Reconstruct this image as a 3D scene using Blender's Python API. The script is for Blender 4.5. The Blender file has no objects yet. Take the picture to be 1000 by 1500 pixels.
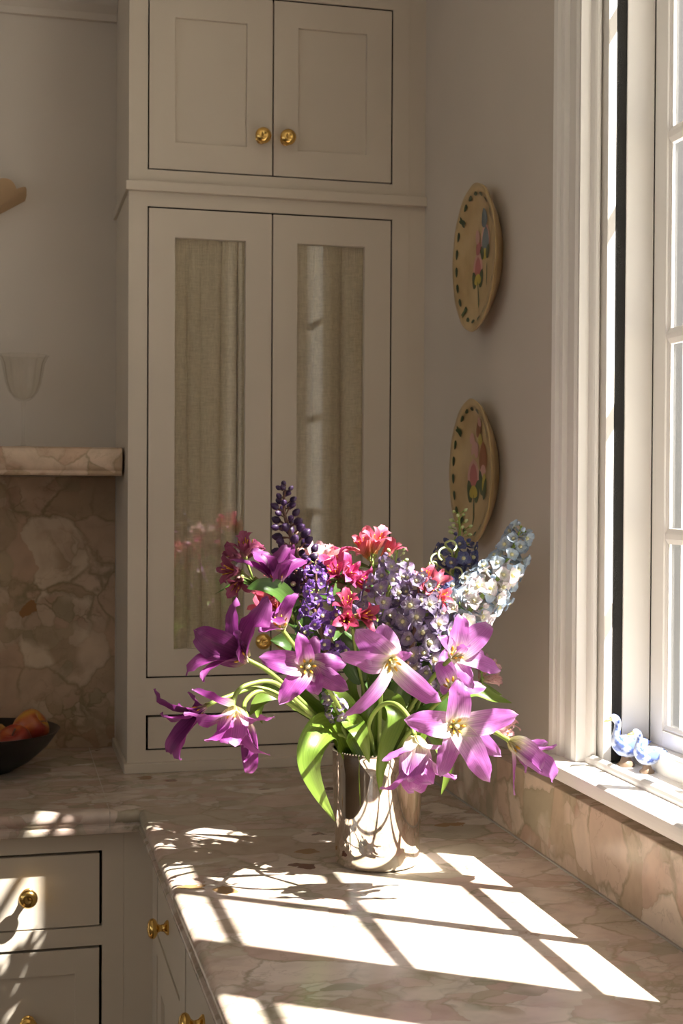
import bpy, bmesh, math, random
from mathutils import Vector, Matrix, noise as mnoise

# ------------------------------------------------------------------ camera
# world: X to the right (backsplash face X=0), Y away along the window wall, Z up, worktop at Z=0
S = bpy.context.scene
COL = S.collection
CAM = Vector((-0.84693, -2.84743, 0.58737)); YAW, PITCH, ROLL, FPX = 0.2425, -0.0146, 0.00544, 1990.56
fw = Vector((math.sin(YAW)*math.cos(PITCH), math.cos(YAW)*math.cos(PITCH), math.sin(PITCH)))
r0 = Vector((math.cos(YAW), -math.sin(YAW), 0)); u0 = r0.cross(fw)
rt = math.cos(ROLL)*r0 + math.sin(ROLL)*u0; up = rt.cross(fw)
cd = bpy.data.cameras.new('camera'); cam = bpy.data.objects.new('camera', cd); COL.objects.link(cam)
m = Matrix((( rt.x, up.x, -fw.x, CAM.x), (rt.y, up.y, -fw.y, CAM.y), (rt.z, up.z, -fw.z, CAM.z), (0,0,0,1)))
cam.matrix_world = m
cd.sensor_fit = 'VERTICAL'; cd.sensor_height = 36; cd.sensor_width = 24; cd.lens = FPX*36/1500
cd.clip_start = .02
cd.dof.use_dof = True; cd.dof.focus_distance = 2.0; cd.dof.aperture_fstop = 9
S.camera = cam

def at(px, py, Y):
    """world point where the photo pixel's ray meets the plane at depth Y"""
    d = fw*FPX + rt*(px-500) + up*(750-py)
    return CAM + d*((Y-CAM.y)/d.y)

# ------------------------------------------------------------------ world, sun, exposure
W = bpy.data.worlds.new('sky'); S.world = W; W.use_nodes = True
bg = W.node_tree.nodes['Background']; bg.inputs[0].default_value = (.94, .97, 1.0, 1); bg.inputs[1].default_value = 1.25
SUN = Vector((-1, .70, -1.62)).normalized()
sl = bpy.data.lights.new('sun', 'SUN'); sl.energy = 27.0; sl.angle = math.radians(.53); sl.color = (1, .955, .89)
so = bpy.data.objects.new('sun', sl); COL.objects.link(so); so.location = (3, -3, 5)
so.rotation_euler = SUN.to_track_quat('-Z', 'Y').to_euler()
VS = S.view_settings; VS.view_transform = 'Standard'; VS.look = 'None'; VS.gamma = 1; VS.use_curve_mapping = False
VS.exposure = 0.10
S.cycles.diffuse_bounces = 6; S.cycles.max_bounces = 16; S.cycles.transparent_max_bounces = 16
S.cycles.sample_clamp_indirect = 6

PI = math.pi
FL = -.92            # floor level
CE = 1.80            # ceiling level
XW = .042            # painted window wall
YB = .322            # painted back wall

# ------------------------------------------------------------------ materials
MATS = {}
def newmat(name):
    mt = bpy.data.materials.new(name); mt.use_nodes = True; MATS[name] = mt
    return mt, mt.node_tree.nodes, mt.node_tree.links, mt.node_tree.nodes['Principled BSDF']
def node(ns, t, **kw):
    n = ns.new(t)
    for k, v in kw.items(): setattr(n, k, v)
    return n
def ramp(ns, stops, interp='LINEAR'):
    r = ns.new('ShaderNodeValToRGB'); r.color_ramp.interpolation = interp
    while len(r.color_ramp.elements) < len(stops): r.color_ramp.elements.new(.5)
    for e, (p, c) in zip(r.color_ramp.elements, stops): e.position = p; e.color = (*c, 1)
    return r
def paint(name, col, rough=.45, bump=.06, scale=220, var=.04):
    mt, ns, ln, b = newmat(name)
    tc = ns.new('ShaderNodeTexCoord')
    n = ns.new('ShaderNodeTexNoise'); n.inputs['Scale'].default_value = scale; n.inputs['Detail'].default_value = 3
    n2 = ns.new('ShaderNodeTexNoise'); n2.inputs['Scale'].default_value = 3
    ln.new(tc.outputs['Object'], n.inputs['Vector']); ln.new(tc.outputs['Object'], n2.inputs['Vector'])
    r = ramp(ns, [(.3, tuple(c*(1-var) for c in col)), (.7, tuple(min(1, c*(1+var)) for c in col))])
    ln.new(n2.outputs[0], r.inputs[0]); ln.new(r.outputs[0], b.inputs['Base Color'])
    bp = ns.new('ShaderNodeBump'); bp.inputs['Strength'].default_value = bump; bp.inputs['Distance'].default_value = .002
    ln.new(n.outputs[0], bp.inputs['Height']); ln.new(bp.outputs[0], b.inputs['Normal'])
    b.inputs['Roughness'].default_value = rough
    return mt
def metal(name, col, rough, var=.0):
    mt, ns, ln, b = newmat(name)
    b.inputs['Metallic'].default_value = 1; b.inputs['Base Color'].default_value = (*col, 1)
    n = ns.new('ShaderNodeTexNoise'); n.inputs['Scale'].default_value = 35
    tc = ns.new('ShaderNodeTexCoord'); ln.new(tc.outputs['Object'], n.inputs['Vector'])
    mr = ns.new('ShaderNodeMapRange'); mr.inputs[3].default_value = rough*.7; mr.inputs[4].default_value = rough*1.4
    ln.new(n.outputs[0], mr.inputs[0]); ln.new(mr.outputs[0], b.inputs['Roughness'])
    return mt
def glass(name, tint=(1,1,1), ior=1.5, boost=1.0, rough=0.0):
    mt, ns, ln, b = newmat(name); ns.remove(b)
    out = [n for n in ns if n.type == 'OUTPUT_MATERIAL'][0]
    tr = ns.new('ShaderNodeBsdfTransparent'); tr.inputs[0].default_value = (*tint, 1)
    gl = ns.new('ShaderNodeBsdfAnisotropic'); gl.inputs['Roughness'].default_value = rough
    fr = ns.new('ShaderNodeFresnel')
    # a thin sheet: the same air-to-glass reflection from either side, no total reflection inside
    ge = ns.new('ShaderNodeNewGeometry'); io = node(ns, 'ShaderNodeMix', data_type='FLOAT'); io.inputs[2].default_value = ior; io.inputs[3].default_value = 1/ior
    ln.new(ge.outputs['Backfacing'], io.inputs[0]); ln.new(io.outputs[0], fr.inputs[0])
    mu = node(ns, 'ShaderNodeMath', operation='MULTIPLY'); mu.inputs[1].default_value = boost; mu.use_clamp = True
    mx = ns.new('ShaderNodeMixShader')
    ln.new(fr.outputs[0], mu.inputs[0]); ln.new(mu.outputs[0], mx.inputs[0])
    ln.new(tr.outputs[0], mx.inputs[1]); ln.new(gl.outputs[0], mx.inputs[2]); ln.new(mx.outputs[0], out.inputs[0])
    return mt
def marble(name, scale, tone, off=(0,0,0), stretch=(1,1,1), rough=.2):
    """polished breccia: angular rose, cream and tan fragments in a grey-green cement"""
    mt, ns, ln, b = newmat(name)
    tc = ns.new('ShaderNodeTexCoord'); mp = ns.new('ShaderNodeMapping')
    mp.inputs['Location'].default_value = off; mp.inputs['Scale'].default_value = stretch
    ln.new(tc.outputs['Object'], mp.inputs[0])
    def nzt(s, det, vec): 
        n = ns.new('ShaderNodeTexNoise'); n.inputs['Scale'].default_value = s; n.inputs['Detail'].default_value = det; ln.new(vec, n.inputs['Vector']); return n
    def warp(vec, s, amt, det):
        n = nzt(s, det, vec)
        sub = node(ns, 'ShaderNodeVectorMath', operation='SUBTRACT'); sub.inputs[1].default_value = (.5,.5,.5); ln.new(n.outputs['Color'], sub.inputs[0])
        sc = node(ns, 'ShaderNodeVectorMath', operation='SCALE'); sc.inputs['Scale'].default_value = amt; ln.new(sub.outputs[0], sc.inputs[0])
        ad = node(ns, 'ShaderNodeVectorMath', operation='ADD'); ln.new(vec, ad.inputs[0]); ln.new(sc.outputs[0], ad.inputs[1]); return ad.outputs[0]
    w1 = warp(mp.outputs[0], scale*.9, .7/scale, 3); w2 = warp(w1, scale*7, .14/scale, 3)
    def vor(s, feat):
        v = node(ns, 'ShaderNodeTexVoronoi', feature=feat); v.inputs['Scale'].default_value = s; ln.new(w2, v.inputs['Vector']); return v
    def sep(sock, i=0):
        s = ns.new('ShaderNodeSeparateColor'); ln.new(sock, s.inputs[0]); return s.outputs[i]
    def mul(a, b_):
        m_ = node(ns, 'ShaderNodeMath', operation='MULTIPLY'); ln.new(a, m_.inputs[0]); ln.new(b_, m_.inputs[1]) if not isinstance(b_, float) else setattr(m_.inputs[1], 'default_value', b_); return m_.outputs[0]
    def mix(f_, a, b_, mode='MIX'):
        m_ = node(ns, 'ShaderNodeMix', data_type='RGBA', blend_type=mode)
        for sck, v in ((m_.inputs[0], f_), (m_.inputs[6], a), (m_.inputs[7], b_)):
            if isinstance(v, (float, tuple)): sck.default_value = v if isinstance(v, float) else (*v, 1)
            else: ln.new(v, sck)
        return m_.outputs[2]
    t = lambda c: tuple(a*b_ for a, b_ in zip(c, tone))
    pal = [(0, t((.52,.41,.32))), (.15, t((.61,.46,.38))), (.30, t((.54,.45,.35))), (.46, t((.69,.57,.49))), (.62, t((.45,.39,.30))), (.70, t((.62,.49,.41))), (.86, t((.54,.39,.32))), (.95, t((.74,.64,.56)))]
    S2 = scale*2.9
    big, bige, sm, sme = vor(scale, 'F1'), vor(scale, 'DISTANCE_TO_EDGE'), vor(S2, 'F1'), vor(S2, 'DISTANCE_TO_EDGE')
    rb = ramp(ns, pal, 'CONSTANT'); ln.new(sep(big.outputs['Color']), rb.inputs[0])
    rs = ramp(ns, [(p, tuple(c*.92 for c in cc)) for p, cc in pal], 'CONSTANT'); ln.new(sep(sm.outputs['Color']), rs.inputs[0])
    mkr = ramp(ns, [(.48, (0,0,0)), (.54, (1,1,1))]); ln.new(nzt(scale*.55, 3, mp.outputs[0]).outputs[0], mkr.inputs[0])
    col = mix(mkr.outputs[0], rb.outputs[0], rs.outputs[0])
    clr = ramp(ns, [(.28, (.84,.83,.82)), (.5, (1,1,1)), (.72, (1.10,1.09,1.08))]); ln.new(nzt(scale*2.4, 8, w1).outputs[0], clr.inputs[0])
    col = mix(.85, col, clr.outputs[0], 'MULTIPLY')
    # cement bands of uneven width, and hairline cracks
    er = ramp(ns, [(.0, (1,1,1)), (.018, (.7,.7,.7)), (.05, (0,0,0))]); ln.new(bige.outputs[0], er.inputs[0])
    er2 = ramp(ns, [(.0, (1,1,1)), (.07, (0,0,0))]); ln.new(sme.outputs[0], er2.inputs[0])
    mxm = node(ns, 'ShaderNodeMath', operation='MAXIMUM'); ln.new(er.outputs[0], mxm.inputs[0]); ln.new(mul(er2.outputs[0], mkr.outputs[0]), mxm.inputs[1])
    vnr = ramp(ns, [(.38, (.05,.05,.05)), (.64, (.78,.78,.78))]); ln.new(nzt(scale*.9, 2, mp.outputs[0]).outputs[0], vnr.inputs[0])
    col = mix(mul(mxm.outputs[0], vnr.outputs[0]), col, t((.27,.235,.155)))
    hn = nzt(scale*1.6, 6, w1); hr = ramp(ns, [(.488, (0,0,0)), (.5, (1,1,1)), (.512, (0,0,0))]); ln.new(hn.outputs[0], hr.inputs[0])
    col = mix(mul(mul(hr.outputs[0], vnr.outputs[0]), .4), col, t((.24,.17,.12)))
    # a few amber and liver-red chips
    chip = ramp(ns, [(0, (1,1,1)), (.006, (0,0,0))], 'CONSTANT'); ln.new(sep(sm.outputs['Color'], 1), chip.inputs[0])
    chc = ramp(ns, [(0, (.26,.13,.05)), (.4, (.17,.07,.045)), (.75, (.33,.20,.09))], 'CONSTANT'); ln.new(sep(sm.outputs['Color'], 2), chc.inputs[0])
    col = mix(chip.outputs[0], col, chc.outputs[0])
    ln.new(col, b.inputs['Base Color']); b.inputs['Roughness'].default_value = rough
    b.inputs['Specular IOR Level'].default_value = .4
    return mt

marble('marble_ledge', 15, (.92,.86,.74), (4.4, .3, 1.5))
CABC = (.60, .535, .440)
paint('cabinet_paint', CABC, .42, .03)
paint('wall_paint', (.58, .525, .455), .8, .05, 160)
paint('trim_paint', (.80, .775, .73), .38, .02)
paint('ceiling_paint', (.78, .75, .69), .9)
paint('gap_shade_paint', (.012, .010, .007), .9)  # near-black colour standing in for shade inside door and drawer gaps
paint('black_fabric', (.012, .011, .009), .85, .6, 900)
paint('exterior_grey', (.035, .036, .036), .6)
paint('bowl_black', (.010, .009, .008), .38)
paint('porcelain_blue', (.18, .26, .62), .2)
paint('beak_yellow', (.62, .52, .10), .3)
paint('foot_brown', (.22, .15, .10), .4)
paint('shell_clay', (.42, .285, .16), .7, .2, 60, .12)
paint('grout', (.42,.38,.33), .8)
paint('terrace_stone', (.62, .58, .50), .9)
metal('brass', (.80, .52, .16), .16)
metal('silver', (.86, .80, .72), .035)
glass('window_glass', (.99,.99,.99), 1.45, 1.0)
glass('cabinet_glass', (.97,.97,.95), 1.5, 1.6)
glass('goblet_glass', (.965,.96,.945), 1.5, .8)
marble('marble_top', 10.5, (.93,.96,.97), (3.1, 1.7, .4), (.9, 1.2, 1))
marble('marble_splash', 10, (1.0,.97,.87), (7.3, 2.1, 5.5), (1, 1, 1))
marble('marble_back', 9, (.68,.60,.48), (1.3, 9.1, 2.5))
def floor_mat():
    mt, ns, ln, b = newmat('oak_floor')
    tc = ns.new('ShaderNodeTexCoord'); w = ns.new('ShaderNodeTexNoise'); w.inputs['Scale'].default_value = 5; w.inputs['Detail'].default_value = 6
    mp = ns.new('ShaderNodeMapping'); mp.inputs['Scale'].default_value = (8, .6, 1); ln.new(tc.outputs['Object'], mp.inputs[0]); ln.new(mp.outputs[0], w.inputs['Vector'])
    r = ramp(ns, [(.3, (.13,.08,.045)), (.7, (.22,.14,.08))]); ln.new(w.outputs[0], r.inputs[0]); ln.new(r.outputs[0], b.inputs['Base Color']); b.inputs['Roughness'].default_value = .4
floor_mat()
def linen():
    mt, ns, ln, b = newmat('linen'); out = [n for n in ns if n.type == 'OUTPUT_MATERIAL'][0]
    tc = ns.new('ShaderNodeTexCoord')
    def wv(sc):
        mp = ns.new('ShaderNodeMapping'); mp.inputs['Scale'].default_value = sc; ln.new(tc.outputs['Object'], mp.inputs[0])
        n = ns.new('ShaderNodeTexNoise'); n.inputs['Scale'].default_value = 1; n.inputs['Detail'].default_value = 2; ln.new(mp.outputs[0], n.inputs['Vector']); return n
    a, c = wv((60, 60, 1300)), wv((1500, 60, 60))
    ad = node(ns, 'ShaderNodeMath', operation='ADD'); ln.new(a.outputs[0], ad.inputs[0]); ln.new(c.outputs[0], ad.inputs[1])
    r = ramp(ns, [(.40, (.56,.48,.35)), (.60, (.78,.69,.53))]);
    hf = node(ns, 'ShaderNodeMath', operation='MULTIPLY'); hf.inputs[1].default_value = .5; ln.new(ad.outputs[0], hf.inputs[0]); ln.new(hf.outputs[0], r.inputs[0])
    ln.new(r.outputs[0], b.inputs['Base Color']); b.inputs['Roughness'].default_value = .95
    tl = ns.new('ShaderNodeBsdfTranslucent'); ln.new(r.outputs[0], tl.inputs[0]); mx = ns.new('ShaderNodeMixShader'); mx.inputs[0].default_value = .15
    ln.new(b.outputs[0], mx.inputs[1]); ln.new(tl.outputs[0], mx.inputs[2]); ln.new(mx.outputs[0], out.inputs[0])
linen()
def plant(name, stops, vein=.25, veinscale=26, trans=.4, rough=.45, axis_u=True, spot=None, shift=.12, lo=.85, hi=1.15):
    """thin living tissue: colour runs along UV.y, streaks along the length, light passes through"""
    mt, ns, ln, b = newmat(name); out = [n for n in ns if n.type == 'OUTPUT_MATERIAL'][0]
    uv = ns.new('ShaderNodeUVMap'); sp = ns.new('ShaderNodeSeparateXYZ'); ln.new(uv.outputs[0], sp.inputs[0])
    oi = ns.new('ShaderNodeObjectInfo')
    tn = ns.new('ShaderNodeTexNoise'); tn.inputs['Scale'].default_value = 7; tn.inputs['Detail'].default_value = 2
    mpp = ns.new('ShaderNodeMapping'); mpp.inputs['Scale'].default_value = (3, .35, 1); ln.new(uv.outputs[0], mpp.inputs[0])
    cmb = node(ns, 'ShaderNodeVectorMath', operation='ADD'); ln.new(mpp.outputs[0], cmb.inputs[0]); ln.new(oi.outputs['Random'], cmb.inputs[1]); ln.new(cmb.outputs[0], tn.inputs['Vector'])
    ma = node(ns, 'ShaderNodeMath', operation='MULTIPLY_ADD'); ma.inputs[1].default_value = shift*2; ma.inputs[2].default_value = -shift; ln.new(tn.outputs[0], ma.inputs[0])
    add = node(ns, 'ShaderNodeMath', operation='ADD'); ln.new(sp.outputs[1], add.inputs[0]); ln.new(ma.outputs[0], add.inputs[1])
    r = ramp(ns, stops); ln.new(add.outputs[0], r.inputs[0])
    vs = ns.new('ShaderNodeTexNoise'); vs.inputs['Scale'].default_value = 1; vs.inputs['Detail'].default_value = 3
    mp2 = ns.new('ShaderNodeMapping'); mp2.inputs['Scale'].default_value = (veinscale, 1.3, 1); ln.new(uv.outputs[0], mp2.inputs[0]); ln.new(mp2.outputs[0], vs.inputs['Vector'])
    vr = ramp(ns, [(.3, (1-vein,)*3), (.7, (1+vein*.6,)*3)]); ln.new(vs.outputs[0], vr.inputs[0])
    mu = node(ns, 'ShaderNodeMix', data_type='RGBA', blend_type='MULTIPLY'); mu.inputs[0].default_value = 1; ln.new(r.outputs[0], mu.inputs[6]); ln.new(vr.outputs[0], mu.inputs[7])
    src = mu.outputs[2]
    if spot:
        s = ns.new('ShaderNodeTexNoise'); s.inputs['Scale'].default_value = 1
        mp3 = ns.new('ShaderNodeMapping'); mp3.inputs['Scale'].default_value = (14, 7, 1); ln.new(uv.outputs[0], mp3.inputs[0]); ln.new(mp3.outputs[0], s.inputs['Vector'])
        sr = ramp(ns, [(.60, (0,0,0)), (.66, (1,1,1))]); ln.new(s.outputs[0], sr.inputs[0])
        ms = node(ns, 'ShaderNodeMix', data_type='RGBA'); ln.new(sr.outputs[0], ms.inputs[0]); ln.new(src, ms.inputs[6]); ms.inputs[7].default_value = (*spot, 1); src = ms.outputs[2]
    hv = ns.new('ShaderNodeHueSaturation'); ln.new(src, hv.inputs['Color'])
    vm = ns.new('ShaderNodeMapRange'); vm.inputs[3].default_value = lo; vm.inputs[4].default_value = hi; ln.new(oi.outputs['Random'], vm.inputs[0]); ln.new(vm.outputs[0], hv.inputs['Value'])
    ln.new(hv.outputs[0], b.inputs['Base Color']); b.inputs['Roughness'].default_value = rough
    bp = ns.new('ShaderNodeBump'); bp.inputs['Strength'].default_value = .25; bp.inputs['Distance'].default_value = .001; ln.new(vs.outputs[0], bp.inputs['Height']); ln.new(bp.outputs[0], b.inputs['Normal'])
    tl = ns.new('ShaderNodeBsdfTranslucent'); ln.new(hv.outputs[0], tl.inputs[0]); mx = ns.new('ShaderNodeMixShader'); mx.inputs[0].default_value = trans
    ln.new(b.outputs[0], mx.inputs[1]); ln.new(tl.outputs[0], mx.inputs[2]); ln.new(mx.outputs[0], out.inputs[0])
    return mt
plant('tulip_purple', [(0, (.66,.60,.22)), (.20, (.78,.73,.52)), (.33, (.58,.30,.48)), (.48, (.385,.08,.345)), (.8, (.35,.065,.32)), (1, (.50,.20,.47))], vein=.35)
plant('tulip_lilac', [(0, (.72,.68,.32)), (.22, (.82,.78,.66)), (.38, (.60,.35,.57)), (.56, (.44,.14,.42)), (.85, (.41,.12,.40)), (1, (.58,.31,.57))], vein=.35)
plant('tulip_plum', [(0, (.62,.55,.25)), (.08, (.60,.45,.42)), (.2, (.31,.07,.26)), (.6, (.25,.035,.21)), (1, (.36,.10,.32))], vein=.35)
plant('alstro_hot', [(0, (.62,.40,.25)), (.22, (.72,.20,.36)), (.6, (.66,.06,.26)), (1, (.70,.18,.38))], spot=(.36,.02,.12))
plant('alstro_coral', [(0, (.78,.48,.12)), (.3, (.78,.30,.26)), (.6, (.70,.10,.20)), (1, (.74,.26,.32))], vein=.4)
plant('alstro_crimson', [(0, (.60,.35,.22)), (.3, (.44,.06,.12)), (1, (.45,.045,.13))], spot=(.30,.02,.05))
plant('alstro_dusky', [(0, (.48,.30,.22)), (.3, (.38,.10,.18)), (1, (.34,.075,.17))], spot=(.28,.04,.08))
plant('alstro_blush', [(0, (.80,.68,.42)), (.3, (.83,.58,.58)), (1, (.80,.50,.56))], spot=(.5,.12,.2))
plant('delph_violet', [(0, (.36,.24,.62)), (.5, (.25,.10,.46)), (1, (.32,.17,.55))], shift=.2, lo=.6, hi=1.15)
plant('delph_dark', [(0, (.06,.028,.085)), (.5, (.040,.016,.062)), (1, (.085,.04,.12))], trans=.15)
plant('delph_lavender', [(0, (.66,.62,.62)), (.4, (.46,.37,.54)), (1, (.30,.21,.43))], shift=.25, lo=.6, hi=1.2)  # sepal tips darkened to put shadow contrast into the lavender
plant('delph_grey', [(0, (.60,.57,.53)), (.4, (.36,.29,.41)), (1, (.17,.125,.27))], shift=.3, lo=.5, hi=1.2)  # grey lavender, darkened towards the tips as painted slate shadow
plant('delph_sky', [(0, (.82,.86,.84)), (.5, (.60,.72,.84)), (1, (.44,.56,.74))], shift=.2, lo=.6, hi=1.1)
plant('delph_white', [(0, (.80,.82,.70)), (.5, (.82,.78,.78)), (1, (.70,.60,.66))], shift=.2)
plant('delph_navy', [(0, (.30,.34,.52)), (.5, (.12,.13,.30)), (1, (.16,.17,.38))], shift=.2)
plant('stem_green', [(0, (.28,.38,.07)), (1, (.34,.46,.12))], vein=.15, trans=.15)
plant('stem_brown', [(0, (.16,.075,.05)), (1, (.20,.11,.07))], vein=.2, trans=.05)
plant('leaf_tulip', [(0, (.19,.29,.035)), (.6, (.14,.235,.03)), (1, (.21,.31,.05))], vein=.35, veinscale=40, trans=.28, rough=.35)
plant('leaf_dark', [(0, (.08,.16,.03)), (1, (.06,.13,.025))], vein=.3, veinscale=30, trans=.3, rough=.3)
plant('pollen', [(0, (.80,.45,.04)), (1, (.86,.55,.06))], trans=.2)
plant('pistil', [(0, (.75,.72,.35)), (1, (.82,.78,.50))], trans=.3)
plant('bud_green', [(0, (.50,.62,.20)), (1, (.70,.76,.46))], trans=.3)
def pottery():
    mt, ns, ln, b = newmat('cream_pottery')
    tc = ns.new('ShaderNodeTexCoord'); n = ns.new('ShaderNodeTexNoise'); n.inputs['Scale'].default_value = 14; n.inputs['Detail'].default_value = 5
    ln.new(tc.outputs['Object'], n.inputs['Vector']); r = ramp(ns, [(.3, (.40,.275,.125)), (.7, (.53,.39,.20))]); ln.new(n.outputs[0], r.inputs[0])
    ln.new(r.outputs[0], b.inputs['Base Color']); b.inputs['Roughness'].default_value = .3
pottery()
for nm, c in dict(glaze_green=(.035,.06,.02), glaze_yellow=(.42,.33,.04), glaze_pink=(.42,.11,.12), glaze_blue=(.10,.14,.17), glaze_rose=(.55,.30,.26), glaze_brown=(.25,.08,.03)).items():
    paint(nm, c, .3, .02, 200, .25)
def geese_mat():
    mt, ns, ln, b = newmat('goose_glaze')
    tc = ns.new('ShaderNodeTexCoord'); n = ns.new('ShaderNodeTexNoise'); n.inputs['Scale'].default_value = 85; n.inputs['Detail'].default_value = 2
    ln.new(tc.outputs['Object'], n.inputs['Vector'])
    r = ramp(ns, [(.36, (.66,.70,.76)), (.50, (.42,.50,.72)), (.64, (.07,.11,.32))]); ln.new(n.outputs[0], r.inputs[0])
    ln.new(r.outputs[0], b.inputs['Base Color']); b.inputs['Roughness'].default_value = .12
geese_mat()
def apple_mat(name, red):
    mt, ns, ln, b = newmat(name)
    tc = ns.new('ShaderNodeTexCoord'); n = ns.new('ShaderNodeTexNoise'); n.inputs['Scale'].default_value = 16; n.inputs['Detail'].default_value = 4
    mp = ns.new('ShaderNodeMapping'); mp.inputs['Scale'].default_value = (1.2, 1.2, .35); ln.new(tc.outputs['Object'], mp.inputs[0]); ln.new(mp.outputs[0], n.inputs['Vector'])
    r = ramp(ns, [(.46-red, (.55,.30,.045)), (.58-red, (.44,.12,.025)), (.74-red, (.25,.028,.015))]); ln.new(n.outputs[0], r.inputs[0])
    ln.new(r.outputs[0], b.inputs['Base Color']); b.inputs['Roughness'].default_value = .3
apple_mat('apple_red', .26); apple_mat('apple_blush', .10); apple_mat('apple_gold', -.14)

# ------------------------------------------------------------------ builders
class MB:
    """collects faces of one mesh"""
    def __init__(s): s.v = []; s.f = []; s.uv = []; s.mi = []
    def _face(s, idx, uvs=None, mi=0): s.f.append(idx); s.uv.append(uvs or [(0,0)]*len(idx)); s.mi.append(mi)
    def box(s, x0, x1, y0, y1, z0, z1, bev=.0, mi=0):
        if x0 > x1: x0, x1 = x1, x0
        if y0 > y1: y0, y1 = y1, y0
        if z0 > z1: z0, z1 = z1, z0
        bm = bmesh.new(); bmesh.ops.create_cube(bm, size=1)
        for v in bm.verts: v.co = Vector(((x0+x1)/2+v.co.x*(x1-x0), (y0+y1)/2+v.co.y*(y1-y0), (z0+z1)/2+v.co.z*(z1-z0)))
        if bev: bmesh.ops.bevel(bm, geom=list(bm.edges), offset=bev, segments=2, profile=.6, affect='EDGES')
        s.bm(bm, mi); return s
    def bm(s, bm, mi=0):
        bm.verts.index_update(); n = len(s.v); s.v += [v.co.copy() for v in bm.verts]
        for f in bm.faces: s._face([n+v.index for v in f.verts], None, mi)
        bm.free()
    def grid(s, rows, uvrows=None, closed=False, mi=0):
        n = len(s.v); R = len(rows); Cn = len(rows[0])
        for r in rows: s.v += [Vector(p) for p in r]
        for i in range(R-1):
            for j in range(Cn if closed else Cn-1):
                k = (j+1) % Cn
                ids = [n+i*Cn+j, n+i*Cn+k, n+(i+1)*Cn+k, n+(i+1)*Cn+j]
                u0_, u1_ = j/(Cn if closed else Cn-1), (j+1)/(Cn if closed else Cn-1); v0, v1 = i/(R-1), (i+1)/(R-1)
                s._face(ids, [(u0_,v0),(u1_,v0),(u1_,v1),(u0_,v1)], mi)
        return s
    def tube(s, pts, rad, seg=8, cap=True, mi=0):
        pts = [Vector(p) for p in pts]; rows = []
        ref = None
        for i, p in enumerate(pts):
            t = (pts[min(i+1, len(pts)-1)]-pts[max(i-1, 0)]).normalized()
            if ref is None: ref = t.orthogonal().normalized()
            ref = (ref - t*ref.dot(t)).normalized(); b = t.cross(ref)
            r = rad[i] if isinstance(rad, (list, tuple)) else rad
            ra, rb = r if isinstance(r, (list, tuple)) else (r, r)
            rows.append([p + ref*ra*math.cos(2*math.pi*k/seg) + b*rb*math.sin(2*math.pi*k/seg) for k in range(seg)])
        n = len(s.v); s.grid(rows, closed=True, mi=mi)
        if cap:
            s._face([n+k for k in range(seg)][::-1], [(0,0)]*seg, mi); s._face([n+(len(pts)-1)*seg+k for k in range(seg)], [(0,1)]*seg, mi)
        return s
    def lathe(s, prof, c=(0,0,0), seg=32, axis='Z', mi=0, mod=None):
        c = Vector(c); rows = []
        for k, (r, z) in enumerate(prof):
            row = []
            for j in range(seg):
                a = 2*math.pi*j/seg; rr = r*(mod(a, k) if mod else 1)
                x, y = rr*math.cos(a), rr*math.sin(a)
                row.append(c + (Vector((x, y, z)) if axis == 'Z' else Vector((x, -z, y)) if axis == '-Y' else Vector((-z, x, y))))
            rows.append(row)
        s.grid(rows, closed=True, mi=mi); return s
    def prism(s, poly, lo, hi, axis='Z', mi=0):
        """extrude a closed 2-D outline; axis Z: (x,y), Y: (x,z)"""
        f = (lambda a, b, t: Vector((a, b, t))) if axis == 'Z' else (lambda a, b, t: Vector((a, t, b))) if axis == 'Y' else (lambda a, b, t: Vector((t, a, b)))
        n = len(s.v); N = len(poly); s.v += [f(a, b, lo) for a, b in poly] + [f(a, b, hi) for a, b in poly]
        s._face(list(range(n, n+N))[::-1], None, mi); s._face(list(range(n+N, n+2*N)), None, mi)
        for i in range(N): j = (i+1) % N; s._face([n+i, n+j, n+N+j, n+N+i], None, mi)
        return s
    def mesh(s, name, mats, origin=(0,0,0), smooth=False, angle=35):
        o = Vector(origin); me = bpy.data.meshes.new(name)
        me.from_pydata([v-o for v in s.v], [], s.f); me.update()
        uvl = me.uv_layers.new(name='UVMap'); k = 0
        for uvs in s.uv:
            for q in uvs: uvl.data[k].uv = q; k += 1
        for mname in mats: me.materials.append(MATS[mname])
        me.polygons.foreach_set('material_index', s.mi)
        bm = bmesh.new(); bm.from_mesh(me); bmesh.ops.recalc_face_normals(bm, faces=bm.faces); bm.to_mesh(me); bm.free()
        if smooth:
            me.polygons.foreach_set('use_smooth', [True]*len(me.polygons))
            if angle < 180: me.set_sharp_from_angle(angle=math.radians(angle))
        return me
def link(name, data, parent=None, mtx=None):
    o = bpy.data.objects.new(name, data); COL.objects.link(o)
    if parent is not None: o.parent = parent
    if mtx is not None: o.matrix_local = mtx
    return o
def tag(o, label=None, cat=None, group=None, kind=None):
    if label: o['label'] = label
    if cat: o['category'] = cat
    if group: o['group'] = group
    if kind: o['kind'] = kind
    return o
def thing(name, loc, label, cat, group=None, kind=None):
    o = bpy.data.objects.new(name, None); o.empty_display_size = .05; COL.objects.link(o); o.location = loc
    return tag(o, label, cat, group, kind)
def org(o):
    p = Vector(o.location)
    while o.parent is not None: o = o.parent; p = p + Vector(o.location)
    return p
def part(root, name, mb, mat, smooth=False, angle=35, label=None):
    """a mesh given in world coordinates, made a child of root"""
    mats = [mat] if isinstance(mat, str) else mat
    o = link(name, mb.mesh(name, mats, org(root), smooth, angle), root)
    if label: o['label'] = label
    return o
def solid(name, mb, mat, loc, label=None, cat=None, group=None, kind=None, smooth=False, angle=35):
    mats = [mat] if isinstance(mat, str) else mat
    o = link(name, mb.mesh(name, mats, loc, smooth, angle)); o.location = loc
    return tag(o, label, cat, group, kind)
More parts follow.
